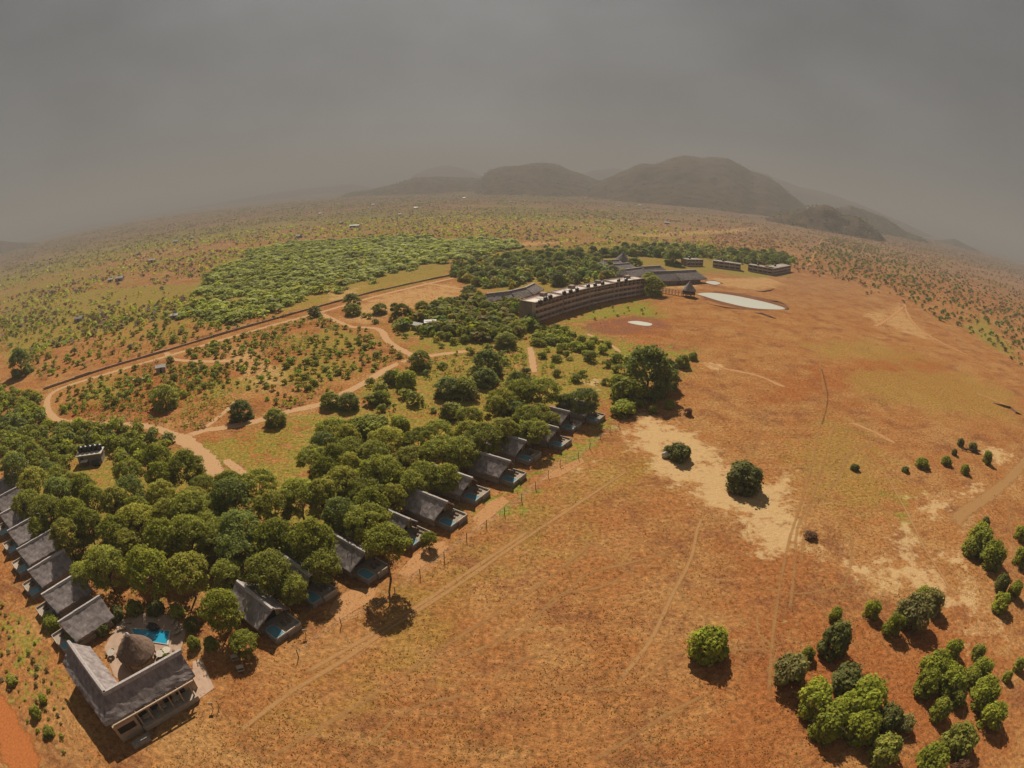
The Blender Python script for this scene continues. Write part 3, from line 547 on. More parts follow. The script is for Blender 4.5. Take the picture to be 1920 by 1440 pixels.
# ------------------------------------------------------------------ corner lodge
def lodge():
    zr, ze = 7.0, 4.0
    C, Lw, Rw = at(195, 1297, zr), at(128, 1203, zr), at(336, 1219, zr); base = Vector((C.x, C.y, 0))
    u = (Rw-C).to_2d().normalized(); w_ = (Lw-C).to_2d().normalized(); n = Vector((u.y, -u.x)); m_ = Vector((-w_.y, w_.x))
    if m_.dot(u) > 0: m_ = -m_
    if n.dot(w_) > 0: n = -n
    hw, hl = 2.75, 3.2
    def cross(p, d, q, e):
        k = d.x*e.y-d.y*e.x; t = ((q-p).x*e.y-(q-p).y*e.x)/k; return p+d*t
    c2 = C.to_2d(); Eo = cross(c2+n*hw, u, c2+m_*hl, w_); Ei = cross(c2-n*hw, u, c2-m_*hl, w_)
    Ro, Ri = Rw.to_2d()+n*hw, Rw.to_2d()-n*hw; Lo, Li = Lw.to_2d()+m_*hl, Lw.to_2d()-m_*hl
    t = empty('lodge', base)
    def P(q, z): return Vector((q.x-base.x, q.y-base.y, z))
    def slope(a, b, c, d):
        m = MB(); m.patch(P(a, zr), P(b, zr), P(c, ze), P(d, ze), 16, 8, .35, .05, .12); return m.build('roof_slope', M['thatch'], t)
    r2, l2 = Rw.to_2d(), Lw.to_2d()
    s1 = slope(c2, r2, Ro, Eo); s2 = slope(c2, r2, Ri, Ei); s3 = slope(c2, l2, Lo, Eo); s4 = slope(c2, l2, Li, Ei)
    for a, b, par in ((c2, r2, s1), (c2, l2, s3)):
        k = MB(); d = (b-a); ln = d.length; d.normalize(); pr = Vector((-d.y, d.x)); v = []
        for x in (-.25, ln+.3):
            for y, dz in ((-.45, -.42), (-.2, .06), (.2, .06), (.45, -.42)): q = a+d*x+pr*y; v.append(P(q, zr+dz))
        k.add(v, [[0, 1, 2, 3], [7, 6, 5, 4], [0, 4, 5, 1], [1, 5, 6, 2], [2, 6, 7, 3], [3, 7, 4, 0]]); k.build('ridge_cap', M['thatch_ridge'], par)
    # walls under the roof
    wl = MB()
    def wallbox(a, b, z0, z1, th): 
        d = (b-a); wl.box(((a.x+b.x)/2-base.x, (a.y+b.y)/2-base.y, (z0+z1)/2), (d.length, th, z1-z0), math.atan2(d.y, d.x))
    k = .72
    Co = cross(c2+n*hw*.55, u, c2+m_*hw*k, w_); 
    wallbox(Co, r2+n*hw*.55-u*.6, 0, 4.6, .3); wallbox(Co, l2+m_*hw*k-w_*.6, 0, 4.3, .3)
    Ci = cross(c2-n*hw*k, u, c2-m_*hw*k, w_)
    wallbox(Ci, r2-n*hw*k-u*.6, 0, 4.3, .3); wallbox(Ci, l2-m_*hw*k-w_*.6, 0, 4.3, .3)
    wallbox(r2+n*hw*.53-u*.5, r2-n*hw*.7-u*.5, 0, 4.5, .3); wallbox(l2+m_*hw*.7-w_*.5, l2-m_*hw*.7-w_*.5, 0, 4.3, .3)
    wl.build('wall', M['plaster'], t)
    # veranda along the camera side of the right wing
    rz = math.atan2(u.y, u.x); ln = (r2-c2).length
    def V(a, b, z): q = c2+u*a+n*b; return P(q, z)
    tl = ln-3.6
    MB().box(V(2.2+tl/2, 2.6, .5), (tl, 2.4, 1.0), rz).build('terrace', M['deck'], t)
    bx = MB(); bx.box(V(0, 2.6, 1.75), (4.2, 1.6, 3.5), rz); en = bx.build('end_bay', M['plaster'], t)
    MB().box(V(0, 3.42, 2.3), (3.2, .06, 1.2), rz).build('window', M['dark_opening'], en)
    MB().box(V(ln/2-1.3, 3.3, 3.72), (ln+1.0, .22, .26), rz).build('veranda_beam', M['pale_wood'], t)
    for i in range(6):
        a = 2.6+i*(tl-.8)/5; MB().box(V(a, 3.3, 2.3), (.22, .22, 2.6), rz).build('post', M['pale_wood'], t)
        MB().box(V(a, 2.4, 3.75), (.14, 1.7, .16), rz).build('rafter', M['wood'], t)
    for i in range(4): MB().box(V(3.4+i*2.5, 1.72, 2.2), (1.6, .1, 2.3), rz).build('glass_door', M['dark_opening'], t)
    for i in range(3):
        tb = MB(); c_ = V(3.9+i*2.9, 2.7, 0); tb.box((c_.x, c_.y, 1.72), (1.5, .8, .06), rz); tb.box((c_.x, c_.y, 1.35), (.15, .15, .7), rz)
        ob = tb.build('veranda_table', M['white_cloth'], None, base); tag(ob, f'small pale table under the lodge veranda, {ORD[i]} from its left end', 'table', 'veranda tables')
    tag(t, 'L shaped lodge with grey thatch roof and open veranda in the lower left corner', 'lodge')
    # low service wall and steps in front
    st = MB(); q = c2+n*5.2+u*.6; st.box((0, 0, .35), (3.2, 1.0, .7), rz); st.box((0, -.9 if False else .9, .2), (2.4, .8, .4), rz)
    tag(st.build('step_block', M['stone'], None, (q.x, q.y, 0)), 'low dark stone steps below the lodge end bay', 'steps')
    return t
lodge()
PATIO = [(196, 1215), (222, 1166), (262, 1150), (322, 1153), (350, 1180), (342, 1210), (330, 1240), (300, 1262), (248, 1290), (214, 1268)]
pm = MB().prism([tuple(p) for p in poly_w(PATIO)], -.1, .05).build('patio', M['paving']); tag(pm, 'pinkish paved patio inside the angle of the lodge', None, None, 'structure')
wk = MB().prism([tuple(p) for p in poly_w([(362, 1240), (378, 1235), (402, 1290), (372, 1312), (360, 1285)])], -.1, .045).build('pavement', M['paving']); tag(wk, 'pale paved strip at the right end of the lodge', None, None, 'structure')
# pool
pw = [at(*p, .1).to_2d() for p in ((247, 1179), (318, 1183), (313, 1208), (257, 1199))]; pc = sum(pw, Vector((0, 0)))/4
t = empty('swimming_pool', (pc.x, pc.y, 0))
def rel(p, k): q = (p-pc)*k; return (q.x, q.y)
n_ = 4; v = [(*rel(p, k), z) for z in (0, .2) for k in (1.0, 1.1) for p in pw]; f = []
for i in range(4):
    j = (i+1) % 4; f += [[4+i, 4+j, 12+j, 12+i], [8+i, 8+j, 12+j, 12+i], [i, j, 8+j, 8+i]]
mb = MB(); mb.add(v, f); mb.build('pool_rim', M['pale_stone'], t); MB().prism([rel(p, 1.0) for p in pw], 0, .14).build('water', M['blue_water'], t)
tag(t, 'bright blue swimming pool with a dark rock feature behind the round hut', 'pool')
def boulder(name, loc, dims, m, label, cat, seed, group=None):
    bm = bmesh.new(); bmesh.ops.create_icosphere(bm, subdivisions=3, radius=1); rr = random.Random(seed); ox = rr.random()*50
    for q in bm.verts:
        k = 1+.28*(float(fbm(np.array([q.co.x*1.3+ox]), np.array([q.co.y*1.3+q.co.z*2.1]), 1, 3, seed)[0])-.5)*2
        q.co = Vector((q.co.x*k*dims[0], q.co.y*k*dims[1], q.co.z*k*dims[2]+dims[2]*.55))
    me = bpy.data.meshes.new(name); bm.to_mesh(me); bm.free(); me.materials.append(m); o = obj(name, me, None, loc)
    return tag(o, label, cat, group)
q = at(287, 1176, .4); boulder('rock', (q.x, q.y, .05), (1.3, .75, .75), M['dark_rock'], 'dark rock feature standing at the far side of the blue pool', 'rock', 5)
# round hut
hc = at(244, 1188, 6.3); hb = at(247, 1218, 2.6); hc = Vector(((hc.x+hb.x)/2, (hc.y+hb.y)/2, 0))
t = empty('round_hut', hc)
pr = [(3.55, 2.3), (3.5, 2.55)]+[(3.5*(1-k/9)+.06, 2.55+3.6*(k/9)**.96) for k in range(1, 9)]+[(.12, 6.2)]
m = MB(); m.lathe(pr, n=28); mesh = m.mesh('roof', M['hut_thatch'])
for q in mesh.vertices: q.co += Vector((random.uniform(-.05, .05), random.uniform(-.05, .05), random.uniform(-.05, .05)))
ro = obj('roof', mesh, t); MB().lathe([(.40, 5.85), (.32, 6.2), (.1, 6.45)], n=10).build('roof_cap', M['thatch_ridge'], ro)
for k in range(8): a = k*math.pi/4; MB().tube((3.1*math.cos(a), 3.1*math.sin(a), 0), (3.1*math.cos(a), 3.1*math.sin(a), 2.75), .13).build('post', M['wood'], t)
MB().lathe([(2.3, .05), (2.3, 1.05), (2.45, 1.05), (2.45, 1.15), (.2, 1.15)], n=20).build('counter', M['plaster'], t)
tag(t, 'round hut with a conical brown thatch roof in front of the blue pool', 'hut')
for i, (p, lb) in enumerate([((300, 1226), 'pale round table right of the round hut'), ((312, 1219), 'pale round table nearest the lodge ridge end'), ((208, 1224), 'pale round table left of the round hut')]):
    q = at(*p, .7); t = empty('round_table', (q.x, q.y, .05)); MB().lathe([(.8, .66), (.82, .7), (.8, .74)], n=16).build('table_top', M['pale_stone'], t)
    MB().tube((0, 0, 0), (0, 0, .68), .09).build('leg', M['wood'], t)
    for k in range(4): a_ = k*math.pi/2+.4; MB().box((1.15*math.cos(a_), 1.15*math.sin(a_), .24), (.4, .4, .46), a_).build('stool', M['wood'], t)
    tag(t, lb, 'table')
for i, p in enumerate([(325, 1163), (331, 1172), (333, 1185), (240, 1166), (230, 1178)]):
    q = at(*p, .3); t = empty('sun_lounger', (q.x, q.y, .05), random.uniform(0, 3)); mb = MB(); mb.box((0, 0, .3), (1.3, .6, .1)); mb.build('seat', M['pale_wood'], t)
    MB().box((-.85, 0, .48), (.6, .6, .08)).build('backrest', M['pale_wood'], t)
    for sx in (-.5, .5): MB().box((sx, 0, .13), (.08, .5, .25)).build('leg', M['wood'], t)
    tag(t, f'low wooden sun lounger on the pool patio, {ORD[i]} clockwise from the pool right end' if i < 3 else f'low wooden sun lounger at the shaded left of the pool, {"upper" if i == 3 else "lower"} one', 'sun lounger', 'loungers round the pool')

for pts_, lb in (([(612, 1150), (628, 1118), (668, 1098), (712, 1100), (706, 1122), (660, 1150), (630, 1170)], 'bare sandy yard in front of the third chalet'), ([(738, 1080), (770, 1045), (800, 1020), (838, 1010), (850, 1022), (800, 1060), (760, 1088)], 'bare sandy strip in front of the fourth chalet'), ([(880, 975), (915, 940), (945, 928), (960, 938), (925, 968), (895, 990)], 'bare sandy strip in front of the sixth chalet'), ([(1005, 905), (1040, 880), (1095, 855), (1100, 865), (1050, 895)], 'bare sandy strip in front of the ninth chalet')): sheet('bare_yard', pts_, M['yard'], .02, lb)
# small things on the lawn below the chalets
def small_table(p, label):
    q = at(*p); t = empty('garden_table', q, .6); MB().box((0, 0, .72), (1.1, .7, .08)).build('table_top', M['white_cloth'], t)
    for sx in (-.55, .55): MB().box((sx, 0, .35), (.1, .6, .7)).build('leg', M['pale_wood'], t)
    for sy in (-.75, .75): MB().box((0, sy*.8, .42), (1.1, .26, .06)).build('bench_seat', M['pale_wood'], t)
    tag(t, label, 'table')
small_table((441, 1236), 'white picnic table on the shaded lawn below the first chalet'); small_table((452, 1256), 'second pale picnic table lower on the shaded lawn')
def sign(p, label, h=1.5, plate=(.7, .06, .5)):
    q = at(*p); t = empty('sign_post', q, .4); MB().tube((0, 0, 0), (0, 0, h), .06).build('post', M['wood'], t); MB().box((0, -.08, h-.2), plate).build('board', M['white_cloth'], t); tag(t, label, 'sign')
sign((400, 1329), 'small white board on a post right of the lodge'); sign((574, 1192), 'little white board in the shade of the second chalet tree')

# ------------------------------------------------------------------ fence along the chalets
fp = [(560, 1232), (640, 1172), (691, 1152), (788, 1081), (833, 1048), (875, 1012), (912, 988), (946, 964), (978, 939), (1050, 874), (1084, 860), (1126, 824), (1160, 800)]
FPW = [at(*p) for p in fp]; pts = []
for a, b in zip(FPW[:-1], FPW[1:]):
    k = max(1, round((b-a).length/6.5))
    for i in range(k): pts.append(a+(b-a)*i/k)
pts.append(FPW[-1]); t = empty('wire_fence', pts[0])
me_post = MB().tube((0, 0, -.2), (0, 0, 1.75), .085, .07, 7).mesh('post', M['wood'])
for p in pts: o = obj('post', me_post, t, p-pts[0])
for z in (.6, 1.1, 1.6):
    m = MB()
    for a, b in zip(pts[:-1], pts[1:]): m.tube(a-pts[0]+Vector((0, 0, z)), b-pts[0]+Vector((0, 0, z)), .012, None, 3)
    m.build('wire', M['metal'], t)
tag(t, 'thin wire fence with dark wooden posts between chalets and plain', 'fence')

# ------------------------------------------------------------------ boundary wall
wp = [at(*p) for p in ((82, 731), (200, 691), (310, 659), (400, 632), (500, 603), (600, 575), (700, 548), (790, 528), (845, 517))]; t = empty('boundary_wall', wp[0])
for a, b in zip(wp[:-1], wp[1:]):
    d = b-a; k = max(1, round(d.length/9)); sl = d.length/k; rz = math.atan2(d.y, d.x)
    for i in range(k):
        c = a+d*((i+.5)/k)-wp[0]; h = .95+random.uniform(-.2, .25)
        MB().box((c.x, c.y, h/2), (sl-.05, .5+random.uniform(0, .06), h), rz).build('wall_panel', M['wall_rubble'], t)
tag(t, 'long dark rubble boundary wall running beside the dirt road', 'wall')

# ------------------------------------------------------------------ tank house in the green thicket
q = at(172, 868, 0); rz = .42; t = empty('tank_house', q, rz)
MB().box((0, 1.0, 1.4), (8.0, 3.6, 2.8)).build('wall', M['stone'], t); MB().box((0, 1.0, 2.92), (8.8, 4.4, .24)).build('roof_slab', M['white_roof'], t)
MB().box((-1.6, -1.7, 1.6), (2.4, 1.6, .12)).build('lean_to_roof', M['white_roof'], t); MB().box((-1.6, -1.4, .77), (2.0, 1.0, 1.54)).build('porch', M['wood'], t)
MB().box((-2.6, -.83, 1.2), (1.0, .06, 2.2)).build('door', M['dark_opening'], t)
tag(t, 'small pump house with a pale roof slab amid the left thicket', 'pump house')
tank_me = MB().lathe([(1.0, 0), (1.05, .1), (1.05, 1.5), (.95, 1.7), (.4, 2.0), (.38, 2.15), (.1, 2.2)], n=16).mesh('water_tank', M['black_plastic'])
small_tank = MB().lathe([(.8, 0), (.85, .08), (.85, 1.3), (.75, 1.5), (.3, 1.75), (.28, 1.9), (.1, 1.93)], n=14).mesh('water_tank', M['black_plastic'])
for i in range(5):
    l = Vector((-3.3+i*1.65, 1.5, 0)); l.rotate(Matrix.Rotation(rz, 3, 'Z')); o = obj('water_tank', small_tank, None, (q.x+l.x, q.y+l.y, 3.04))
    tag(o, f'black water tank on the pump house roof, {ORD[i]} from the left', 'water tank', 'tanks on the pump house')
l = Vector((2.6, -2.2, 0)); l.rotate(Matrix.Rotation(rz, 3, 'Z')); m = MB(); m.tube((-1.3, 0, .85), (1.3, 0, .85), .8, .8, 16); m.box((-.7, 0, .1), (.3, 1.2, .2)); m.box((.7, 0, .1), (.3, 1.2, .2))
tag(m.build('fuel_tank', M['black_plastic'], None, (q.x+l.x, q.y+l.y, 0), rz), 'black drum tank lying on the ground right of the pump house', 'tank')

# ------------------------------------------------------------------ hotel: long curved three-storey block
HB = [at(1003, 606), at(1056, 588), at(1106, 573), at(1152, 562), at(1208, 552)]
t = empty('hotel', HB[0]); HH = 9.3; st = 2.85
for si in range(4):
    a, b = HB[si].to_2d(), HB[si+1].to_2d(); d = b-a; ln = d.length-.6; d.normalize(); nn = Vector((-d.y, d.x)); rz = math.atan2(d.y, d.x); dep = 9.0; hh = HH+[0, .25, .1, .4][si]
    def Q(x, y, z): p = a+d*x+nn*y; return (p.x-HB[0].x, p.y-HB[0].y, z)
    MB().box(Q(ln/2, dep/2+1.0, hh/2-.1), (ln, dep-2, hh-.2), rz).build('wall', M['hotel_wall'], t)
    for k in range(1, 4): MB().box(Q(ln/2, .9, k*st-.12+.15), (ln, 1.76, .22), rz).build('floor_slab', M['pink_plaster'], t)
    rf = MB().box(Q(ln/2, dep/2-.1, hh+.1), (ln+.3, dep+.3, .22), rz).build('roof_slab', M['hotel_wall'], t)
    for kx, kw in ((.2, .3), (.55, .26), (.83, .18)): MB().box(Q(ln*kx, dep*.42, hh+.24), (ln*kw, dep*.55, .08), rz).build('white_roof_sheet', M['white_roof'], rf)
    MB().box(Q(ln*.68, dep*.72, hh+1.0), (3.4, 2.6, 1.7), rz).build('stair_head', M['hotel_wall'], rf)
    pp = MB(); pp.box(Q(ln/2, .05, hh+.36), (ln+.3, .25, .34), rz); pp.box(Q(ln/2, dep-.3, hh+.36), (ln+.3, .25, .34), rz); pp.box(Q(.05, dep/2-.1, hh+.38), (.25, dep-.2, .3), rz); pp.box(Q(ln-.05, dep/2-.1, hh+.38), (.25, dep-.2, .3), rz); pp.build('parapet', M['pink_plaster'], rf)
    nb = 7; bw = ln/nb; rail = MB().box((0, 0, 0), (bw-.35, .16, 1.1)).mesh('balcony_rail', M['pink_plaster']); glass = MB().box((0, 0, 0), (bw*.72, .08, 2.1)).mesh('window', M['glass'])
    for k in range(3):
        for j in range(nb):
            obj('balcony_rail', rail, t, Q((j+.5)*bw, .1, k*st+.72+.1), rz); obj('window', glass, t, Q((j+.5)*bw, 1.96, k*st+1.3+.1), rz)
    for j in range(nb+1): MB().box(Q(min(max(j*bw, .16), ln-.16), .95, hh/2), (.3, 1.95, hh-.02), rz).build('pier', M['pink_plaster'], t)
tag(t, 'long curved three storey hotel block with balconies and black roof tanks', 'hotel')
tks = [(1013, 566), (1023, 560), (1032, 556), (1058, 549), (1070, 546), (1082, 543), (1103, 536), (1116, 534), (1130, 531), (1160, 526), (1174, 525)]
for i, p in enumerate(tks):
    q = at(*p, 10.6); tag(obj('water_tank', tank_me, None, (q.x, q.y, HH+.3)), f'black water tank on the curved hotel roof, {ORD[i]} from its near end', 'water tank', 'tanks on the hotel roof')
# low thatched hall left of the hotel
def hip_hall(ridge, hw, zr, ze, label, name='thatched_hall', hipa=1.0, hipb=1.0):
    A = [at(*p, zr) for p in ridge]; base = Vector((A[0].x, A[0].y, 0)); t = empty(name, base)
    for i in range(len(A)-1):
        a, b = A[i].to_2d(), A[i+1].to_2d(); d = (b-a).normalized(); n = Vector((-d.y, d.x)); ea = a-d*(hw*.6*hipa if i == 0 else 0); eb = b+d*(hw*.6*hipb if i == len(A)-2 else 0)
        def P(q, z): return (q.x-base.x, q.y-base.y, z)
        m = MB()
        for s in (1, -1): m.patch(P(a, zr), P(b, zr), P(eb+n*s*hw, ze), P(ea+n*s*hw, ze), 10, 5, .4, .08)
        if i == 0: m.patch(P(a, zr), P(a+n*.01, zr), P(ea+n*hw, ze), P(ea-n*hw, ze), 4, 5, .4, .06)
        if i == len(A)-2: m.patch(P(b, zr), P(b+n*.01, zr), P(eb+n*hw, ze), P(eb-n*hw, ze), 4, 5, .4, .06)
        r = m.build('roof', M['thatch'], t); k = MB(); c = (a+b)/2; k.box(P(c, zr+.12), ((b-a).length, .8, .35), math.atan2(d.y, d.x)); k.build('ridge_cap', M['thatch_ridge'], r)
        MB().box(P(c, ze/2), ((b-a).length*.98, hw*1.5, ze), math.atan2(d.y, d.x)).build('wall', M['hotel_wall'], t)
        kk = max(2, int((b-a).length/5))
        for s in (-1, 1):
            for j in range(kk+1): q = ea+(eb-ea)*(j/kk)*.98+n*s*(hw*.92); MB().tube(P(q, 0), P(q, ze+.1), .16, None, 6).build('post', M['wood'], t)
    return tag(t, label, 'hall')
hip_hall([(912, 551), (955, 546), (985, 539), (1002, 531)], 5.0, 6.5, 3.0, 'long low thatched hall left of the curved hotel')
hip_hall([(1222, 509), (1262, 508), (1304, 506)], 8, 8.5, 3.2, 'largest thatched hall of the main lodge beside the waterhole')
hip_hall([(1206, 500), (1238, 498)], 7, 8.0, 3.2, 'thatched hall behind the largest roof of the main lodge')
hip_hall([(1172, 505), (1203, 501)], 7, 7.5, 3.2, 'dark thatched hall left of the largest main lodge roof')
hip_hall([(1132, 488), (1160, 487)], 6, 6.5, 3.0, 'low thatched hall at the far left of the main lodge')
hip_hall([(1150, 495), (1180, 493)], 6, 6.5, 3.0, 'low thatched hall below the tall conical roof')
def cone(p, rad, zt, ze, label, stilts=0.0, name='thatched_rotunda', cat='rotunda'):
    q = at(*p); t = empty(name, q); m = MB(); m.lathe([(rad, ze-.3), (rad, ze)]+[(rad*(1-k/6)+.05, ze+(zt-ze)*k/6) for k in range(1, 6)]+[(.15, zt)], n=20); r = m.build('roof', M['thatch'], t); MB().lathe([(.5, zt-.5), (.4, zt+.1), (.08, zt+.6)], n=8).build('roof_cap', M['thatch_ridge'], r)
    for k in range(8): a = k*math.pi/4; MB().tube((rad*.82*math.cos(a), rad*.82*math.sin(a), 0), (rad*.82*math.cos(a), rad*.82*math.sin(a), ze), .18, None, 6).build('post', M['wood'], t)
    if stilts: MB().lathe([(rad*.95, stilts-.2), (rad*.95, stilts+.05)], n=16).build('platform', M['wood'], t); MB().lathe([(rad*.9, stilts+.05), (rad*.9, stilts+1.0), (rad*.86, stilts+1.0), (rad*.86, stilts+.05)], n=16).build('railing', M['wood'], t)
    else: MB().lathe([(rad*.75, 0), (rad*.75, ze)], n=14).build('wall', M['hotel_wall'], t)
    return tag(t, label, cat)
cone((1167, 495), 7.0, 9.8, 3.3, 'tall conical thatched roof rising over the main lodge')
cone((1291, 556), 4.6, 9.5, 4.2, 'gazebo on stilts with pointed thatch at the waterhole edge', 2.0, 'gazebo', 'gazebo')
# boardwalk to the gazebo
ba, bb = at(1231, 547), at(1278, 555); d = bb-ba; rz = math.atan2(d.y, d.x); t = empty('boardwalk', ba, rz); L_ = d.length
MB().box((L_/2, 0, 1.95), (L_, 1.6, .15)).build('walkway', M['wood'], t)
for s in (-.75, .75):
    MB().box((L_/2, s, 2.95), (L_, .1, .12)).build('handrail', M['wood'], t)
    for k in range(9): MB().tube((L_*k/8*.99+.1, s, 0), (L_*k/8*.99+.1, s, 3.0), .13, None, 6).build('post', M['wood'], t)
tag(t, 'raised wooden boardwalk leading from the hotel to the gazebo', 'boardwalk')
# far two-storey blocks
def block(pa, pb, h, dep, label, tanks):
    a, b = at(*pa), at(*pb); d = (b-a); ln = d.length; rz = math.atan2(d.y, d.x); t = empty('guest_block', a, rz)
    MB().box((ln/2, dep/2, h/2), (ln, dep-2.2, h)).build('wall', M['hotel_wall'], t); rf = MB().box((ln/2, dep/2-.2, h+.12), (ln+.4, dep, .24)).build('roof_slab', M['stone'], t)
    MB().box((ln*.4, dep*.4, h+.3), (ln*.5, dep*.16, .12)).build('white_roof_sheet', M['white_roof'], rf)
    nb = max(3, int(ln/4.5)); bw = ln/nb; rail = MB().box((0, 0, 0), (bw-.4, .15, 1.0)).mesh('balcony_rail', M['pink_plaster']); gl = MB().box((0, 0, 0), (bw*.7, .1, 1.9)).mesh('window', M['glass'])
    for k in range(int(h/2.8)):
        MB().box((ln/2, .6, k*2.9+.1), (ln, 1.5, .2)).build('floor_slab', M['pink_plaster'], t)
        for j in range(nb): obj('balcony_rail', rail, t, ((j+.5)*bw, -.1, k*2.9+.7)); obj('window', gl, t, ((j+.5)*bw, 1.06, k*2.9+1.25))
    for j in range(nb+1): MB().box((min(max(j*bw, .15), ln-.15), .45, h/2), (.28, 1.2, h-.02)).build('pier', M['pink_plaster'], t)
    tag(t, label, 'building')
    for k in range(tanks):
        l = Vector((ln*(.35+.35*k), dep*.5, 0)); l.rotate(Matrix.Rotation(rz, 3, 'Z')); tag(obj('water_tank', tank_me, None, (a.x+l.x, a.y+l.y, h+.36)), f'black tank on the {label.split(",")[0][2:] if label.startswith("a ") else label.split(",")[0]}', 'water tank', 'tanks on far blocks')
block((1288, 499), (1318, 499), 5.6, 10, 'leftmost far guest block, behind the large thatched hall', 1)
block((1336, 501), (1388, 508), 5.8, 10, 'middle far guest block, above the small pool', 1)
block((1402, 508), (1447, 516), 5.8, 10, 'right far guest block, nearest the hillside', 1)
block((1449, 516), (1482, 509), 5.8, 10, 'angled end wing, joined to the right guest block', 1)

# ------------------------------------------------------------------ sheds and far houses
def house(p, wd, dp, h, rz, m, label, group=None, ph=None):
    q = at(*p) if not isinstance(p, Vector) else p; t = empty('shed', q, rz)
    MB().box((0, 0, h/2), (wd, dp, h)).build('wall', M['plaster'], t); rf = MB()
    rh = h+(ph or dp*.22)
    for s in (1, -1): rf.patch((-wd/2-.3, 0, rh), (wd/2+.3, 0, rh), (wd/2+.3, s*(dp/2+.35), h-.05), (-wd/2-.3, s*(dp/2+.35), h-.05), 3, 2, .1, .01)
    rf.build('roof', m, t); MB().box((0, -dp/2-.03, h*.42), (wd*.2, .06, h*.8)).build('door', M['dark_opening'], t); return tag(t, label, 'shed', group)
house((303, 697), 4.2, 3.2, 2.4, .5, M['tin'], 'small shed with a pale roof inside the road loop')
house((785, 617), 5.5, 4, 2.2, -.6, M['tin'], 'left white roofed shed amid shrubs at the path junction'); house((807, 613), 5.0, 4, 2.6, .1, M['tin'], 'right white roofed shed amid shrubs at the path junction')
house((149, 603), 6.5, 4.5, 2.6, .3, M['tin'], 'white roofed shed by trees on the left fields'); house((225, 526), 9, 6, 3, .3, M['tin'], 'white roofed farmhouse left of the orange field')
house((208, 528), 6, 5, 2.6, .5, M['tin'], 'small pale shed left of the white roofed farmhouse'); house((286, 491), 10, 5, 2.8, .2, M['tin'], 'long pale roofed farm building above the orange field')
house((665, 426), 16, 6, 3, 0, M['tin'], 'long white roofed building in the far scrub at left'); house((328, 597), 5, 3, 2.2, .3, M['tin'], 'little hut left of the bright green thicket')
m = MB(); m.box((0, 0, .35), (6.5, .9, .7)); q = at(262, 713); tag(m.build('trough', M['pale_stone'], None, q, .35), 'low pale concrete trough inside the road loop', 'trough')
m = MB(); m.box((0, 0, .6), (2.2, 2.2, 1.2)); m.box((0, 0, 1.26), (2.6, 2.6, .12)); q = at(850, 519); tag(m.build('gatehouse', M['white_roof'], None, q, .3), 'tiny white gate post block at the end of the road', 'gatehouse')
# a town of small houses strewn below the hills
def far_house(wd, dp):
    m = MB(); m.box((0, 0, 1.5), (wd, dp, 3.0)); me = m.mesh('wall', M['plaster']); r = MB()
    for s in (1, -1): r.patch((-wd/2-.5, 0, 4.6), (wd/2+.5, 0, 4.6), (wd/2+.5, s*(dp/2+.6), 2.9), (-wd/2-.5, s*(dp/2+.6), 2.9), 1, 1, .15, .01)
    return me, r.mesh('roof', M['tin'])
FHm = [far_house(7, 5), far_house(10, 6), far_house(6, 4.5)]
spots = [(950, 358), (1025, 359), (1018, 360), (920, 361), (838, 364), (1185, 357), (1190, 363), (1210, 363), (1332, 378), (1327, 377), (1310, 364), (1070, 350), (958, 380), (780, 391), (750, 404), (1160, 388), (1200, 386), (1215, 396), (1030, 378), (870, 372), (640, 420), (560, 446), (440, 412), (420, 421), (360, 448), (330, 455), (260, 478), (95, 487), (60, 497), (520, 395), (600, 402), (700, 385), (1420, 402), (1380, 396), (1280, 392), (1100, 400), (1150, 412), (1250, 420), (1310, 414)]
def ground_z(x, y):
    r = math.hypot(x, y); a = math.atan2(x, y); X = np.array([x]); Y = np.array([y])
    z = smooth(900, 3000, r)*(float(fbm(X, Y, 900, 3, 5)[0])-.5)*30-smooth(400, 900, r)*.5+smooth(500, 1500, r)*smooth(.55, 1.05, a)*10
    return float(z+smooth(1100, 3800, r)*smooth(-.55, .05, a)*(1-smooth(.5, .9, a))*26)
def land(x, y):
    """where the sight line of a photograph pixel meets the rolling far ground"""
    p = at(x, y)
    for _ in range(12): p = at(x, y, min(ground_z(p.x, p.y), 50))
    return p
PLACE = ['near the left horizon', 'in the scrub left of centre', 'below the mast hill', 'below the saddle between the hills', 'under the big right hill']
for i, s in enumerate(spots):
    p = land(*s)
    if p.length > 4200 or p.y < 0: continue
    p.z = ground_z(p.x, p.y); k = i % 3; t = empty('far_house', p, random.uniform(-.5, .5)); obj('wall', FHm[k][0], t); obj('roof', FHm[k][1], t)
    pl = PLACE[0 if s[0] < 480 else 1 if s[0] < 820 else 2 if s[0] < 1080 else 3 if s[0] < 1230 else 4]
    tag(t, f'tiny far house with a pale tin roof {pl}', 'house', f'far houses {pl}')

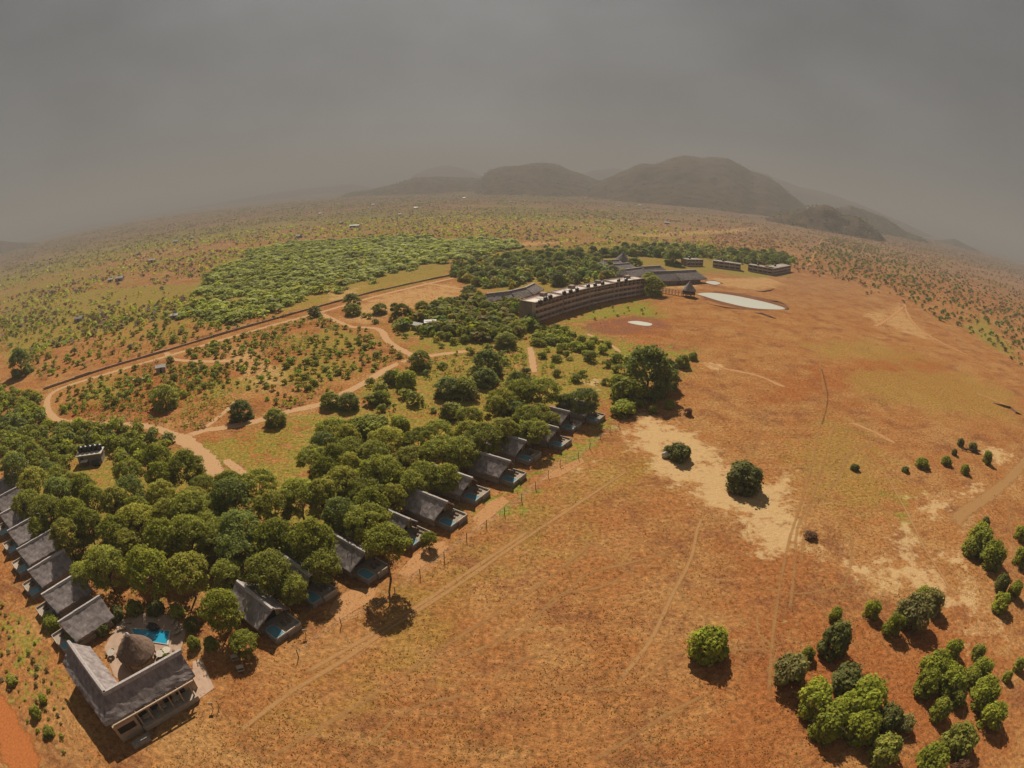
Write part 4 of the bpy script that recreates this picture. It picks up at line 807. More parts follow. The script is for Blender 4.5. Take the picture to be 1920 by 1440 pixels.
# ------------------------------------------------------------------ hills
def hill(px, D, W, label, amp=14, front=1.0):
    P = []
    for x, y in px:
        d = ray(x, y); k = D/math.hypot(d[0], d[1]); P.append((d[0]*k, d[1]*k, max(CAM_H+d[2]*k, 2)))
    P = np.array(P); seg = np.concatenate([[0], np.cumsum(np.hypot(*np.diff(P[:, :2], axis=0).T))]); n = 110; s = np.linspace(0, seg[-1], n)
    X, Y, Z = (np.interp(s, seg, P[:, i]) for i in range(3))
    Z = Z*np.clip(np.minimum(s, seg[-1]-s)/(seg[-1]*.06), .1, 1)**.5
    dirx, diry = X/np.hypot(X, Y), Y/np.hypot(X, Y); ts = np.linspace(-1, 1, 41); v = []
    gx, gt = np.meshgrid(np.arange(n), ts, indexing='ij')
    off = gt*W*np.where(gt < 0, front, 1)
    vx = X[gx]+dirx[gx]*off; vy = Y[gx]+diry[gx]*off; prof = (0.5+.5*np.cos(np.pi*np.abs(gt)))**np.where(gt < 0, 1.15+.75*(front > 1), 1.15)
    gul = (fbm(vx, vy, W*.35, 4, int(D) % 97)-.5)*2
    vz = Z[gx]*prof*(1+.22*gul*(1-prof)*2)+gul*amp*np.abs(gt)*(1-np.abs(gt))*3+(fbm(vx, vy, 170, 4, 3)-.5)*np.minimum(Z[gx]*.16, 34)*prof**.5-25*(1-prof)
    V = np.stack([vx, vy, vz], -1).reshape(-1, 3); idx = np.arange(n*41).reshape(n, 41)
    F = np.stack([idx[:-1, :-1], idx[1:, :-1], idx[1:, 1:], idx[:-1, 1:]], -1).reshape(-1, 4)
    o = obj('hill', mesh_np('hill', V, F, M['hill'], True)); tag(o, label, None, None, 'structure'); HV.append((V, D)); return o
HV = []
hill([(1085, 360), (1110, 345), (1140, 334), (1170, 322), (1200, 309), (1230, 308), (1265, 296), (1290, 293), (1315, 298), (1340, 296), (1365, 300), (1390, 312), (1410, 325), (1440, 331), (1460, 342), (1480, 361), (1500, 378), (1530, 395)], 3400, 1000, 'big rounded right hill, highest on the skyline', 26, 1.9)
hill([(870, 360), (890, 345), (903, 334), (915, 322), (940, 313), (980, 309), (1000, 305), (1020, 303), (1040, 307), (1070, 320), (1110, 334), (1150, 348), (1180, 358)], 3700, 1000, 'middle hill with a radio mast on top', 24, 2.0)
hill([(640, 362), (690, 357), (740, 345), (780, 332), (820, 331), (860, 333), (903, 335), (960, 345)], 4000, 1100, 'low left shoulder of the middle hill', 16, 1.8)
hill([(1430, 412), (1470, 402), (1500, 396), (1520, 388), (1545, 383), (1560, 388), (1580, 402), (1610, 407), (1640, 430), (1660, 440)], 1900, 320, 'small dark wooded knoll right of the big hill', 10)
hill([(1540, 400), (1565, 391), (1595, 384), (1620, 393), (1660, 410), (1700, 435), (1745, 452)], 3000, 500, 'hazy hill behind the small knoll', 12)
hill([(1380, 330), (1410, 316), (1460, 336), (1500, 350), (1560, 365), (1640, 395), (1700, 420), (1760, 450)], 6500, 1500, 'faint long ridge behind the right hills', 12)
hill([(755, 345), (775, 328), (800, 316), (840, 310), (880, 320), (910, 334), (940, 345)], 8000, 1500, 'faint rounded peak behind the left shoulder', 8)
hill([(40, 456), (75, 446), (120, 434), (200, 419), (300, 402), (400, 383), (470, 369), (540, 358), (640, 347), (700, 343)], 8500, 2000, 'faint long ridge along the left horizon', 8)
hill([(-80, 470), (0, 452), (40, 455), (80, 459), (110, 465)], 3800, 600, 'low dark hill at the left edge', 8)
hill([(1740, 460), (1765, 450), (1790, 447), (1815, 460), (1840, 472)], 4200, 500, 'small faint hill near the right edge', 8)
hill([(1080, 335), (1110, 320), (1150, 315), (1180, 320), (1210, 330)], 7500, 1200, 'faint far hill seen in the saddle', 8)
d = ray(1017, 304); k = 3700/math.hypot(d[0], d[1]); mz = CAM_H+d[2]*k; t = empty('radio_mast', (d[0]*k, d[1]*k, mz-8))
m = MB()
for a in range(3): c, s = math.cos(a*2.094), math.sin(a*2.094); m.tube((c*1.6, s*1.6, 0), (c*.5, s*.5, 36), .5, .3, 4)
for z in range(0, 36, 4):
    for a in range(3): r0 = 1.6-1.1*z/36; m.tube((math.cos(a*2.094)*r0, math.sin(a*2.094)*r0, z), (math.cos(a*2.094+2.094)*r0, math.sin(a*2.094+2.094)*r0, z+4), .2, .2, 3)
m.build('lattice_tower', M['metal'], t); MB().tube((0, 0, 36), (0, 0, 46), .3, .2, 4).build('antenna', M['metal'], t); MB().tube((22, 0, -4), (22, 0, 30), .45, .3, 4).build('side_mast', M['metal'], t); tag(t, 'thin radio mast standing on the middle hill', 'mast')

# ------------------------------------------------------------------ vegetation
def leaf_arrays(clumps, nleaf, size, base, seed, vary=.25, low=-.35, shell=.62):
    g = np.random.default_rng(seed); V = []; C = []
    for (cx, cy, cz, rx, rz_) in clumps:
        n = max(6, int(nleaf*(rx*rx)/(np.mean([c[3]**2 for c in clumps]))))
        d = g.normal(size=(n*2, 3)); d /= np.linalg.norm(d, axis=1)[:, None]; d = d[d[:, 2] > low][:n]; n = len(d)
        r = g.uniform(shell, 1.04, n)**.7*np.where(g.uniform(0, 1, n) < .12, g.uniform(1.1, 1.45, n), 1); p = np.stack([cx+d[:, 0]*rx*r, cy+d[:, 1]*rx*r, cz+d[:, 2]*rz_*r], 1)
        nn = d*1.0+g.normal(size=(n, 3))*.42+np.array([0, .1, .55]); nn /= np.linalg.norm(nn, axis=1)[:, None]
        a = np.cross(nn, g.normal(size=(n, 3))); a /= np.linalg.norm(a, axis=1)[:, None]; b = np.cross(nn, a)
        s = size*g.uniform(.55, 1.35, n)[:, None]; e = g.uniform(.55, 1.0, n)[:, None]
        V.append(np.stack([p-a*s*.5, p-b*s*.5*e, p+a*s*.5, p+b*s*.5*e], 1))
        ct = 1+g.uniform(-vary, vary)*.6; k = ct*(1+g.uniform(-vary, vary, n)); hue = g.uniform(-.12, .12, n)
        C.append(np.stack([base[0]*k*(1+hue), base[1]*k, base[2]*k*(1-hue)], 1))
    return np.concatenate(V), np.concatenate(C)
def leaf_mesh(name, V, C):
    n = len(V); me = mesh_np(name, V.reshape(-1, 3), np.arange(n*4).reshape(n, 4), M['foliage'])
    a = me.attributes.new('col', 'FLOAT_COLOR', 'POINT'); c = np.ones((n*4, 4), np.float32); c[:, :3] = np.repeat(C, 4, 0); a.data.foreach_set('color', c.ravel()); return me
def dome(Rr, H, zc, n, cr, g, flat=1.0, under=.25):
    out = []
    for i in range(n):
        a = i*2.39996+g.uniform(-.4, .4); q = math.sqrt((i+.5)/n); rho = q*Rr*g.uniform(.85, 1.02); z = zc+H*math.sqrt(max(0, 1-(q*.96)**2))*g.uniform(.75, 1.05)-H*.15
        k = cr*g.uniform(.75, 1.25); out.append((rho*math.cos(a), rho*math.sin(a), z, k, k*flat))
    for i in range(int(n*under)):
        a = g.uniform(0, 6.28); rho = Rr*g.uniform(.6, .95); out.append((rho*math.cos(a), rho*math.sin(a), zc-H*g.uniform(.1, .5), cr*.95, cr*.8))
    return out
def trunk_mesh(h, rad, Rr, g, name='trunk', nl=6):
    m = MB(); top = Vector((g.uniform(-.3, .3), g.uniform(-.3, .3), h)); mid = Vector((g.uniform(-.15, .15), g.uniform(-.15, .15), h*.5))
    m.tube((0, 0, -.2), mid, rad, rad*.82, 7); m.tube(mid, top, rad*.82, rad*.62, 7)
    for i in range(nl):
        a = i*2*math.pi/nl+g.uniform(-.3, .3); e = Vector((math.cos(a)*Rr*.62, math.sin(a)*Rr*.62, h+Rr*g.uniform(.25, .5))); b = top if i % 2 else mid*.3+top*.7; k = b.lerp(e, .5)+Vector((0, 0, .3))
        m.tube(b, k, rad*.45, rad*.3, 5); m.tube(k, e, rad*.3, rad*.1, 5)
        for j in range(2): m.tube(k, e+Vector((g.uniform(-1, 1), g.uniform(-1, 1), g.uniform(.2, .9))), rad*.18, rad*.05, 4)
    return m.mesh(name, M['bark'])
OLIVE = (.300, .300, .058); OLIVE2 = (.345, .320, .060); DEEP = (.205, .228, .060); LIME = (.285, .300, .036); GRASSY = (.245, .250, .036); GREY = (.225, .200, .068); DARK = (.165, .168, .046); DRY = (.21, .11, .06); BRUSH = (.165, .112, .080)
def rank_labels(items, lands, fmt, alt, maxr=10):
    cnt = {}; out = [None]*len(items)
    for i in sorted(range(len(items)), key=lambda i: min(math.hypot(items[i][0]-l[1].x, items[i][1]-l[1].y) for l in lands)):
        l = min(lands, key=lambda q: math.hypot(items[i][0]-q[1].x, items[i][1]-q[1].y)); c = cnt.get(l[0], 0); cnt[l[0]] = c+1
        out[i] = fmt.format(o=ORD[c], l=l[0]) if c < maxr else alt.format(l=l[0])
    return out
TREES = []
for i, (col, Rr, H, cr) in enumerate([(OLIVE, 4.0, 2.5, 1.25), (OLIVE2, 4.2, 2.3, 1.15), (GRASSY, 3.8, 2.8, 1.3), (OLIVE, 4.4, 2.2, 1.2), (DEEP, 4.0, 3.0, 1.35), (OLIVE2, 3.6, 2.6, 1.1)]):
    g = np.random.default_rng(100+i); V, C = leaf_arrays(dome(Rr*.95, H*1.35, 4.7, 58, cr*.74, g, .6, .6), 84, .36, col, 200+i, .3, -.35, .25)
    TREES.append((leaf_mesh('crown', V, C), trunk_mesh(3.0, .24, Rr, g)))
for i, (col, H, zc) in enumerate([(OLIVE, 5.0, 2.0), (DEEP, 5.4, 2.2), (GRASSY, 4.6, 1.9)]):     # 6-8: round, leafy to the ground
    g = np.random.default_rng(150+i); V, C = leaf_arrays(dome(3.6, H, zc, 56, 1.0, g, .75, .9), 84, .42, col, 250+i, .3, -.35, .3)
    TREES.append((leaf_mesh('crown', V, C), trunk_mesh(2.0, .24, 4.0, g)))
g = np.random.default_rng(160); V, C = leaf_arrays(dome(3.8, 3.2, 8.2, 56, .85, g, .6, .5), 84, .36, GRASSY, 260, .3, -.35, .25); TREES.append((leaf_mesh('crown', V, C), trunk_mesh(6.4, .22, 4.0, g)))   # 9: tall with a bare trunk
BUSH = []
for i, (col, n, cr, lf) in enumerate([(LIME, 15, .38, .17), (LIME, 18, .34, .16), (GRASSY, 14, .38, .18), (DARK, 13, .40, .20), (GREY, 13, .38, .17), (OLIVE, 13, .40, .20), (DRY, 12, .36, .15)]):
    g = np.random.default_rng(300+i); V, C = leaf_arrays(dome(.78, .85, .55, n, cr, g, .95, .8), 125, lf, col, 400+i, .28, -.6)
    BUSH.append((leaf_mesh('crown', V, C), trunk_mesh(.45, .07, .8, g, 'stem', 5)))
SHR = []     # (arrays, mesh)
for i, (col, n) in enumerate([(GRASSY, 6), (LIME, 6), (DEEP, 6), (OLIVE, 6), (GREY, 5), (GRASSY, 5)]):
    g = np.random.default_rng(500+i); V, C = leaf_arrays(dome(.7, .75, .5, n, .5, g, .85, .5), 36, .36, col, 600+i, .3, -.5)
    SHR.append((V, C, leaf_mesh('shrub', V, C)))
SHM, SHL = [], []
for i, (col, n) in enumerate([(GRASSY, 6), (LIME, 6), (DEEP, 6), (OLIVE, 6), (GREY, 5), (GRASSY, 5)]):
    g = np.random.default_rng(540+i); SHM.append(leaf_arrays(dome(.7, .75, .5, 6, .5, g, .85, .4), 11, .58, col, 640+i, .3, -.3)); SHL.append(leaf_arrays(dome(.6, .6, .4, 3, .5, g, .8, .0), 8, .62, col, 660+i, .3, -.3))
FAR = []
for i, col in enumerate([OLIVE, DEEP, BRUSH, GRASSY]):
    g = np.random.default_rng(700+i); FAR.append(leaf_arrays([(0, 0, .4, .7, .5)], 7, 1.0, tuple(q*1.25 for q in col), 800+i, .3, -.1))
def tree(kind, loc, s, rz, label, cat='tree', group=None, name='acacia_tree', sz=1.0):
    t = empty(name, loc, rz, s); t.scale.z = s*sz; obj('crown', TREES[kind][0], t); obj('trunk', TREES[kind][1], t); return tag(t, label, cat, group)
def bush(kind, loc, r, h, rz, label, group=None, name='bush', cat='bush'):
    t = empty(name, loc, rz); t.scale = (r, r, h); obj('crown', BUSH[kind][0], t); obj('stem', BUSH[kind][1], t); return tag(t, label, cat, group)
def merge(name, items, label, arrays):
    Vs, Cs = [], []
    for (k, x, y, z, s, h, a, tint) in items:
        V, C = arrays[k][0], arrays[k][1]; c, sn = math.cos(a), math.sin(a); W = np.empty_like(V)
        W[..., 0] = (V[..., 0]*c-V[..., 1]*sn)*s+x; W[..., 1] = (V[..., 0]*sn+V[..., 1]*c)*s+y; W[..., 2] = V[..., 2]*h+z; Vs.append(W); Cs.append(C*np.array(tint))
    o = obj(name, leaf_mesh(name, np.concatenate(Vs), np.concatenate(Cs))); return tag(o, label, None, None, 'stuff')
def scatter(px, spacing, seed, z=0, world=None):
    P = np.array([at(p[0], p[1], z)[:2] for p in px]) if world is None else world
    g = np.random.default_rng(seed); lo, hi = P.min(0), P.max(0); n = int((hi[0]-lo[0])*(hi[1]-lo[1])/(spacing*spacing)*1.6); q = g.uniform(lo, hi, (n, 2)); q = q[inside(P, q[:, 0], q[:, 1])]
    cell = {}; out = []
    for p in q:
        k = (int(p[0]//spacing), int(p[1]//spacing)); ok = True
        for i in (-1, 0, 1):
            for j in (-1, 0, 1):
                for o in cell.get((k[0]+i, k[1]+j), ()):
                    if (o[0]-p[0])**2+(o[1]-p[1])**2 < spacing*spacing: ok = False
        if ok: cell.setdefault(k, []).append(p); out.append(p)
    return out
ROADS = [poly_w(q) for q in ([(852, 521), (700, 557), (500, 613), (310, 669), (120, 726), (95, 740), (88, 758), (95, 777), (112, 788), (200, 795), (300, 806), (340, 819), (430, 800), (540, 772), (650, 735), (725, 692), (785, 671), (880, 658)], [(601, 588), (660, 613), (716, 622), (750, 655), (785, 671)], [(330, 815), (378, 852), (405, 896)], [(993, 650), (1001, 700)], [(312, 660), (345, 676), (440, 676)])]
CLEAR = [(Vector((q[0].x, q[0].y)), q[2]) for q in CH+CL_]
PC = poly_w(PATIO)
HOT = np.array([p.to_2d() for p in HB]+[(HB[4]+Vector((-9, 9, 0))).to_2d(), (HB[2]+Vector((-10, 9, 0))).to_2d(), (HB[0]+Vector((-11, 8, 0))).to_2d()])
HUTS = [at(*p).to_2d() for p in ((785, 617), (807, 613), (303, 697), (172, 868), (149, 603))]
def free(x, y, rad, roof=0):
    X, Y = np.array([x]), np.array([y])
    for R_ in ROADS:
        if pdist(R_, X, Y, False)[0] < rad*.8+1.6: return False
    if sdf(PC, X, Y)[0] > -rad*.75: return False
    if sdf(HOT, X, Y)[0] > -rad: return False
    for h in HUTS:
        if math.hypot(x-h.x, y-h.y) < rad+3.2: return False
    for o, f in CLEAR:
        dx, dy = x-o.x, y-o.y; a = dx*f.x+dy*f.y; b = -dx*f.y+dy*f.x
        if -8.5+roof < a < 5 and abs(b) < 2.6+rad*.55: return False
    return True

# acacias the photograph shows one by one: crown pixel, crown radius in pixels, kind
KEY = [(410, 1132, 45, 2), (500, 1062, 50, 0), (545, 1095, 32, 0), (507, 998, 28, 1), (582, 1005, 50, 2), (600, 1050, 40, 0), (270, 1058, 52, 2), (190, 1050, 46, 0), (345, 1062, 48, 1), (120, 995, 40, 5), (85, 950, 38, 0), (300, 1000, 42, 2), (250, 965, 42, 1), (445, 985, 44, 4), (395, 1000, 36, 0), (835, 888, 34, 2), (862, 838, 40, 0), (735, 925, 34, 5), (905, 812, 42, 0), (1000, 800, 34, 3), (945, 800, 36, 5), (1015, 725, 38, 0), (960, 765, 30, 4), (1012, 768, 26, 5), (770, 850, 34, 1), (700, 845, 38, 0), (620, 800, 36, 0), (585, 850, 34, 3), (640, 895, 42, 1), (345, 868, 42, 2), (300, 920, 36, 5), (560, 920, 44, 0), (690, 915, 40, 3), (770, 900, 34, 0), (430, 925, 46, 4), (1095, 745, 32, 4), (60, 895, 36, 1), (25, 870, 34, 4), (215, 935, 40, 5), (160, 975, 36, 2), (510, 940, 42, 1), (640, 960, 40, 4), (820, 800, 30, 3), (350, 945, 44, 0), (480, 900, 40, 3)]
TL = {0: 'acacia standing left of the first chalet roof beside the lodge pool', 1: 'wide olive acacia above the first chalet roof', 2: 'smaller olive acacia hanging over the second chalet', 4: 'broad acacia left of the third chalet roof'}
ALLT = []
def place_tree(x, y, s, k, g, sz=1.0, label=None): ALLT.append([x, y, s, k, g.uniform(0, 6.28), sz, label])
g = np.random.default_rng(5)
for i, (px, py, rp, k) in enumerate(KEY):
    s = 1.0
    zf = 6.9 if py > 890 else 6.0
    for _ in range(3): p = at(px, py, zf*s); s = max(.7, min(1.45, rp/pxsize(p)/4.4))
    place_tree(p.x, p.y, s, k, g, zf/6.0, TL.get(i))
GROVE = [(-60, 860), (0, 850), (60, 862), (110, 880), (200, 895), (260, 872), (330, 855), (372, 880), (385, 905), (430, 905), (500, 880), (545, 870), (560, 830), (640, 805), (700, 825), (790, 800), (880, 775), (990, 710), (1090, 735), (1070, 760), (1000, 790), (950, 850), (890, 880), (850, 920), (770, 930), (720, 965), (660, 1000), (630, 1060), (560, 1085), (470, 1100), (380, 1115), (350, 1140), (300, 1128), (210, 1122), (150, 1085), (95, 1005), (30, 945), (-60, 910)]
for p in scatter(GROVE, 5.1, 3, 6.6):
    if all(math.hypot(p[0]-t[0], p[1]-t[1]) > 2.7*t[2]+1.3 for t in ALLT) and free(p[0], p[1], 3.2, 1.8): place_tree(p[0], p[1], g.uniform(.72, 1.1), int(g.integers(0, 6)), g, g.uniform(1.0, 1.3))
n_grove = len(ALLT)
LAND = [('the pump house', at(172, 868).to_2d()), ('the main pool', pc), ('the road fork', at(345, 819).to_2d())]+[('the '+c[1], c[0]-c[2]*6) for c in CH+CL_]
cnt = {}
order = sorted(range(n_grove), key=lambda i: min((Vector(ALLT[i][:2])-l[1]).length for l in LAND))
for i in order:
    t = ALLT[i]
    if t[6]: continue
    l = min(LAND, key=lambda q: (Vector(t[:2])-q[1]).length); c = cnt.get(l[0], 0); cnt[l[0]] = c+1
    t[6] = f'olive green acacia of the grove, {ORD[c]} nearest to {l[0]}' if c < 15 else f'olive green acacia deep in the grove beyond {l[0]}'
for t in ALLT: tree(t[3], (t[0], t[1], 0), t[2], t[4], t[6], 'tree', 'acacias of the grove', 'acacia_tree', t[5])
# trees further off
big = [((1212, 738), 8.6, 7, 1.10, 'largest dark spreading tree at the edge of the plain'), ((1245, 727), 5.0, 7, 1.00, 'dark tree on the right shoulder of the largest tree'), ((42, 703), 7.2, 7, 1.10, 'dark round lone tree at the left edge above the road'), ((915, 700), 5.6, 7, 0.90, 'dark tree above the lime grass strip'), ((312, 762), 5.5, 6, 0.85, 'round bushy tree inside the road loop'), ((453, 785), 4.2, 7, 0.80, 'dark round tree by the road fork'), ((518, 795), 3.6, 6, 0.80, 'small pale acacia at the roadside right of the fork'), ((660, 577), 5.2, 7, 0.90, 'dark tree beside the wall at the bare field corner'), ((662, 590), 4.6, 6, 0.80, 'olive tree just below the bare field corner tree'), ((712, 588), 4.4, 6, 0.75, 'round olive tree alone on the bare field edge'), ((740, 580), 2.6, 7, 0.80, 'little dark tree on the bare field'), ((590, 592), 3.8, 7, 0.80, 'small dark tree where the footpath leaves the wall road'), ((948, 650), 5.2, 6, 0.70, 'dull olive tree left of the straight pale path'), ((910, 722), 4.2, 7, 0.80, 'round dark tree below the tree above the lime strip'), ((842, 742), 5.0, 7, 0.70, 'low dark spreading tree in the yellow grass'), ((1190, 505), 7.0, 7, 0.80, 'dark tree in front of the main lodge halls'), ((1262, 497), 9.0, 7, 0.90, 'dark round tree above the largest thatched hall'), ((1222, 552), 8.0, 6, 0.90, 'tree at the right end of the curved hotel'), ((1216, 540), 6.5, 6, 1.00, 'second tree behind the right end of the hotel'), ((788, 690), 4.4, 6, 0.90, 'grey olive tree below the path junction'), ((735, 718), 3.2, 8, 0.90, 'round green tree left of the yellow grass'), ((620, 762), 3.6, 6, 0.80, 'small tree left of the dark shrub pair on the road'), ((655, 765), 3.6, 7, 0.80, 'dark small tree beside the lower road'), ((880, 557), 5, 7, 0.80, 'dark tree at the corner of the bare field near the hall')]
for p, r, k, sz, lb in big:
    q = at(*p); tree(k, (q.x, q.y, 0), r/4.2, g.uniform(0, 6.2), lb, 'tree', None, 'tree', sz)
sp = at(733, 1086); tree(9, sp, .98, .3, 'tall single acacia with a bare trunk between the third and fifth chalets', 'tree')
sp = at(805, 1027); tree(2, sp, .42, 1.0, 'tiny tree with a bare trunk in front of the fifth chalet', 'tree', None, 'tree'); sp = at(463, 1224); tree(2, sp, .62, 2.0, 'small round acacia on the lawn below the first chalet', 'tree', None, 'acacia_tree', .8)
FOR = [[(850, 522), (850, 498), (960, 478), (1120, 474), (1230, 462), (1330, 470), (1470, 478), (1490, 492), (1470, 498), (1390, 495), (1340, 487), (1320, 482), (1250, 484), (1190, 480), (1120, 484), (1130, 498), (1165, 510), (1205, 522), (1170, 524), (1110, 530), (1040, 540), (1015, 530), (1000, 522), (960, 540), (905, 540)], [(740, 600), (790, 585), (880, 560), (980, 568), (985, 590), (1000, 612), (960, 640), (900, 640), (820, 630), (760, 622)]]
ft = []
for i, z in enumerate(FOR):
    for p in scatter(z, (9.5, 6.2)[i], 40+i):
        if free(p[0], p[1], 3.5): ft.append((p[0], p[1], i, g.uniform(.8, 1.25) if i == 0 else g.uniform(.5, .8)))
ft = ft[:240]
FL_ = [(n, at(*p).to_2d()) for n, p in (('the long low thatched hall', (950, 555)), ('the near end of the curved hotel', (985, 590)), ('the middle of the hotel roof', (1085, 530)), ('the far end of the hotel', (1200, 525)), ('the tall conical roof', (1167, 490)), ('the leftmost far guest block', (1303, 490)), ('the middle far guest block', (1360, 492)), ('the right far guest block', (1440, 495)), ('the gate at the road end', (855, 512)), ('the white roofed sheds', (796, 612)), ('the main lodge car park', (1230, 470)), ('the bare field corner', (880, 560)), ('the orange far clearing', (1000, 470)), ('the wood edge above the gate', (900, 495)), ('the wood behind the hotel middle', (1060, 490)))]
fl = rank_labels(ft, FL_, 'olive tree in the hotel wood, {o} nearest to {l}', 'olive tree deep in the wood beyond {l}', 15)
for (x, y, i, s), flb in zip(ft, fl):
    tree(int(g.choice([6, 7, 7, 4] if i == 0 else [8, 6, 2, 8])), (x, y, 0), s*(1.0, 1.25)[i], g.uniform(0, 6.2), flb, 'tree', ('trees of the wood behind the hotel', 'trees of the copse left of the hotel')[i], 'tree', g.uniform(.7, 1.0))

for i, z in enumerate(FOR):
    un = [(int(g.choice([2, 2, 3, 4] if i == 0 else [0, 3, 1, 0])), p[0], p[1], -.2, g.uniform(2.4, 4.2), g.uniform(2.2, 4.0), g.uniform(0, 6.2), g.uniform(.75, 1.15, 3)) for p in scatter(z, (4.6, 3.8)[i], 140+i) if free(p[0], p[1], 2.5)]
    merge('underwood', un, ('dense understory between the trees behind the hotel', 'dense leafy understory left of the curved hotel')[i], SHM)
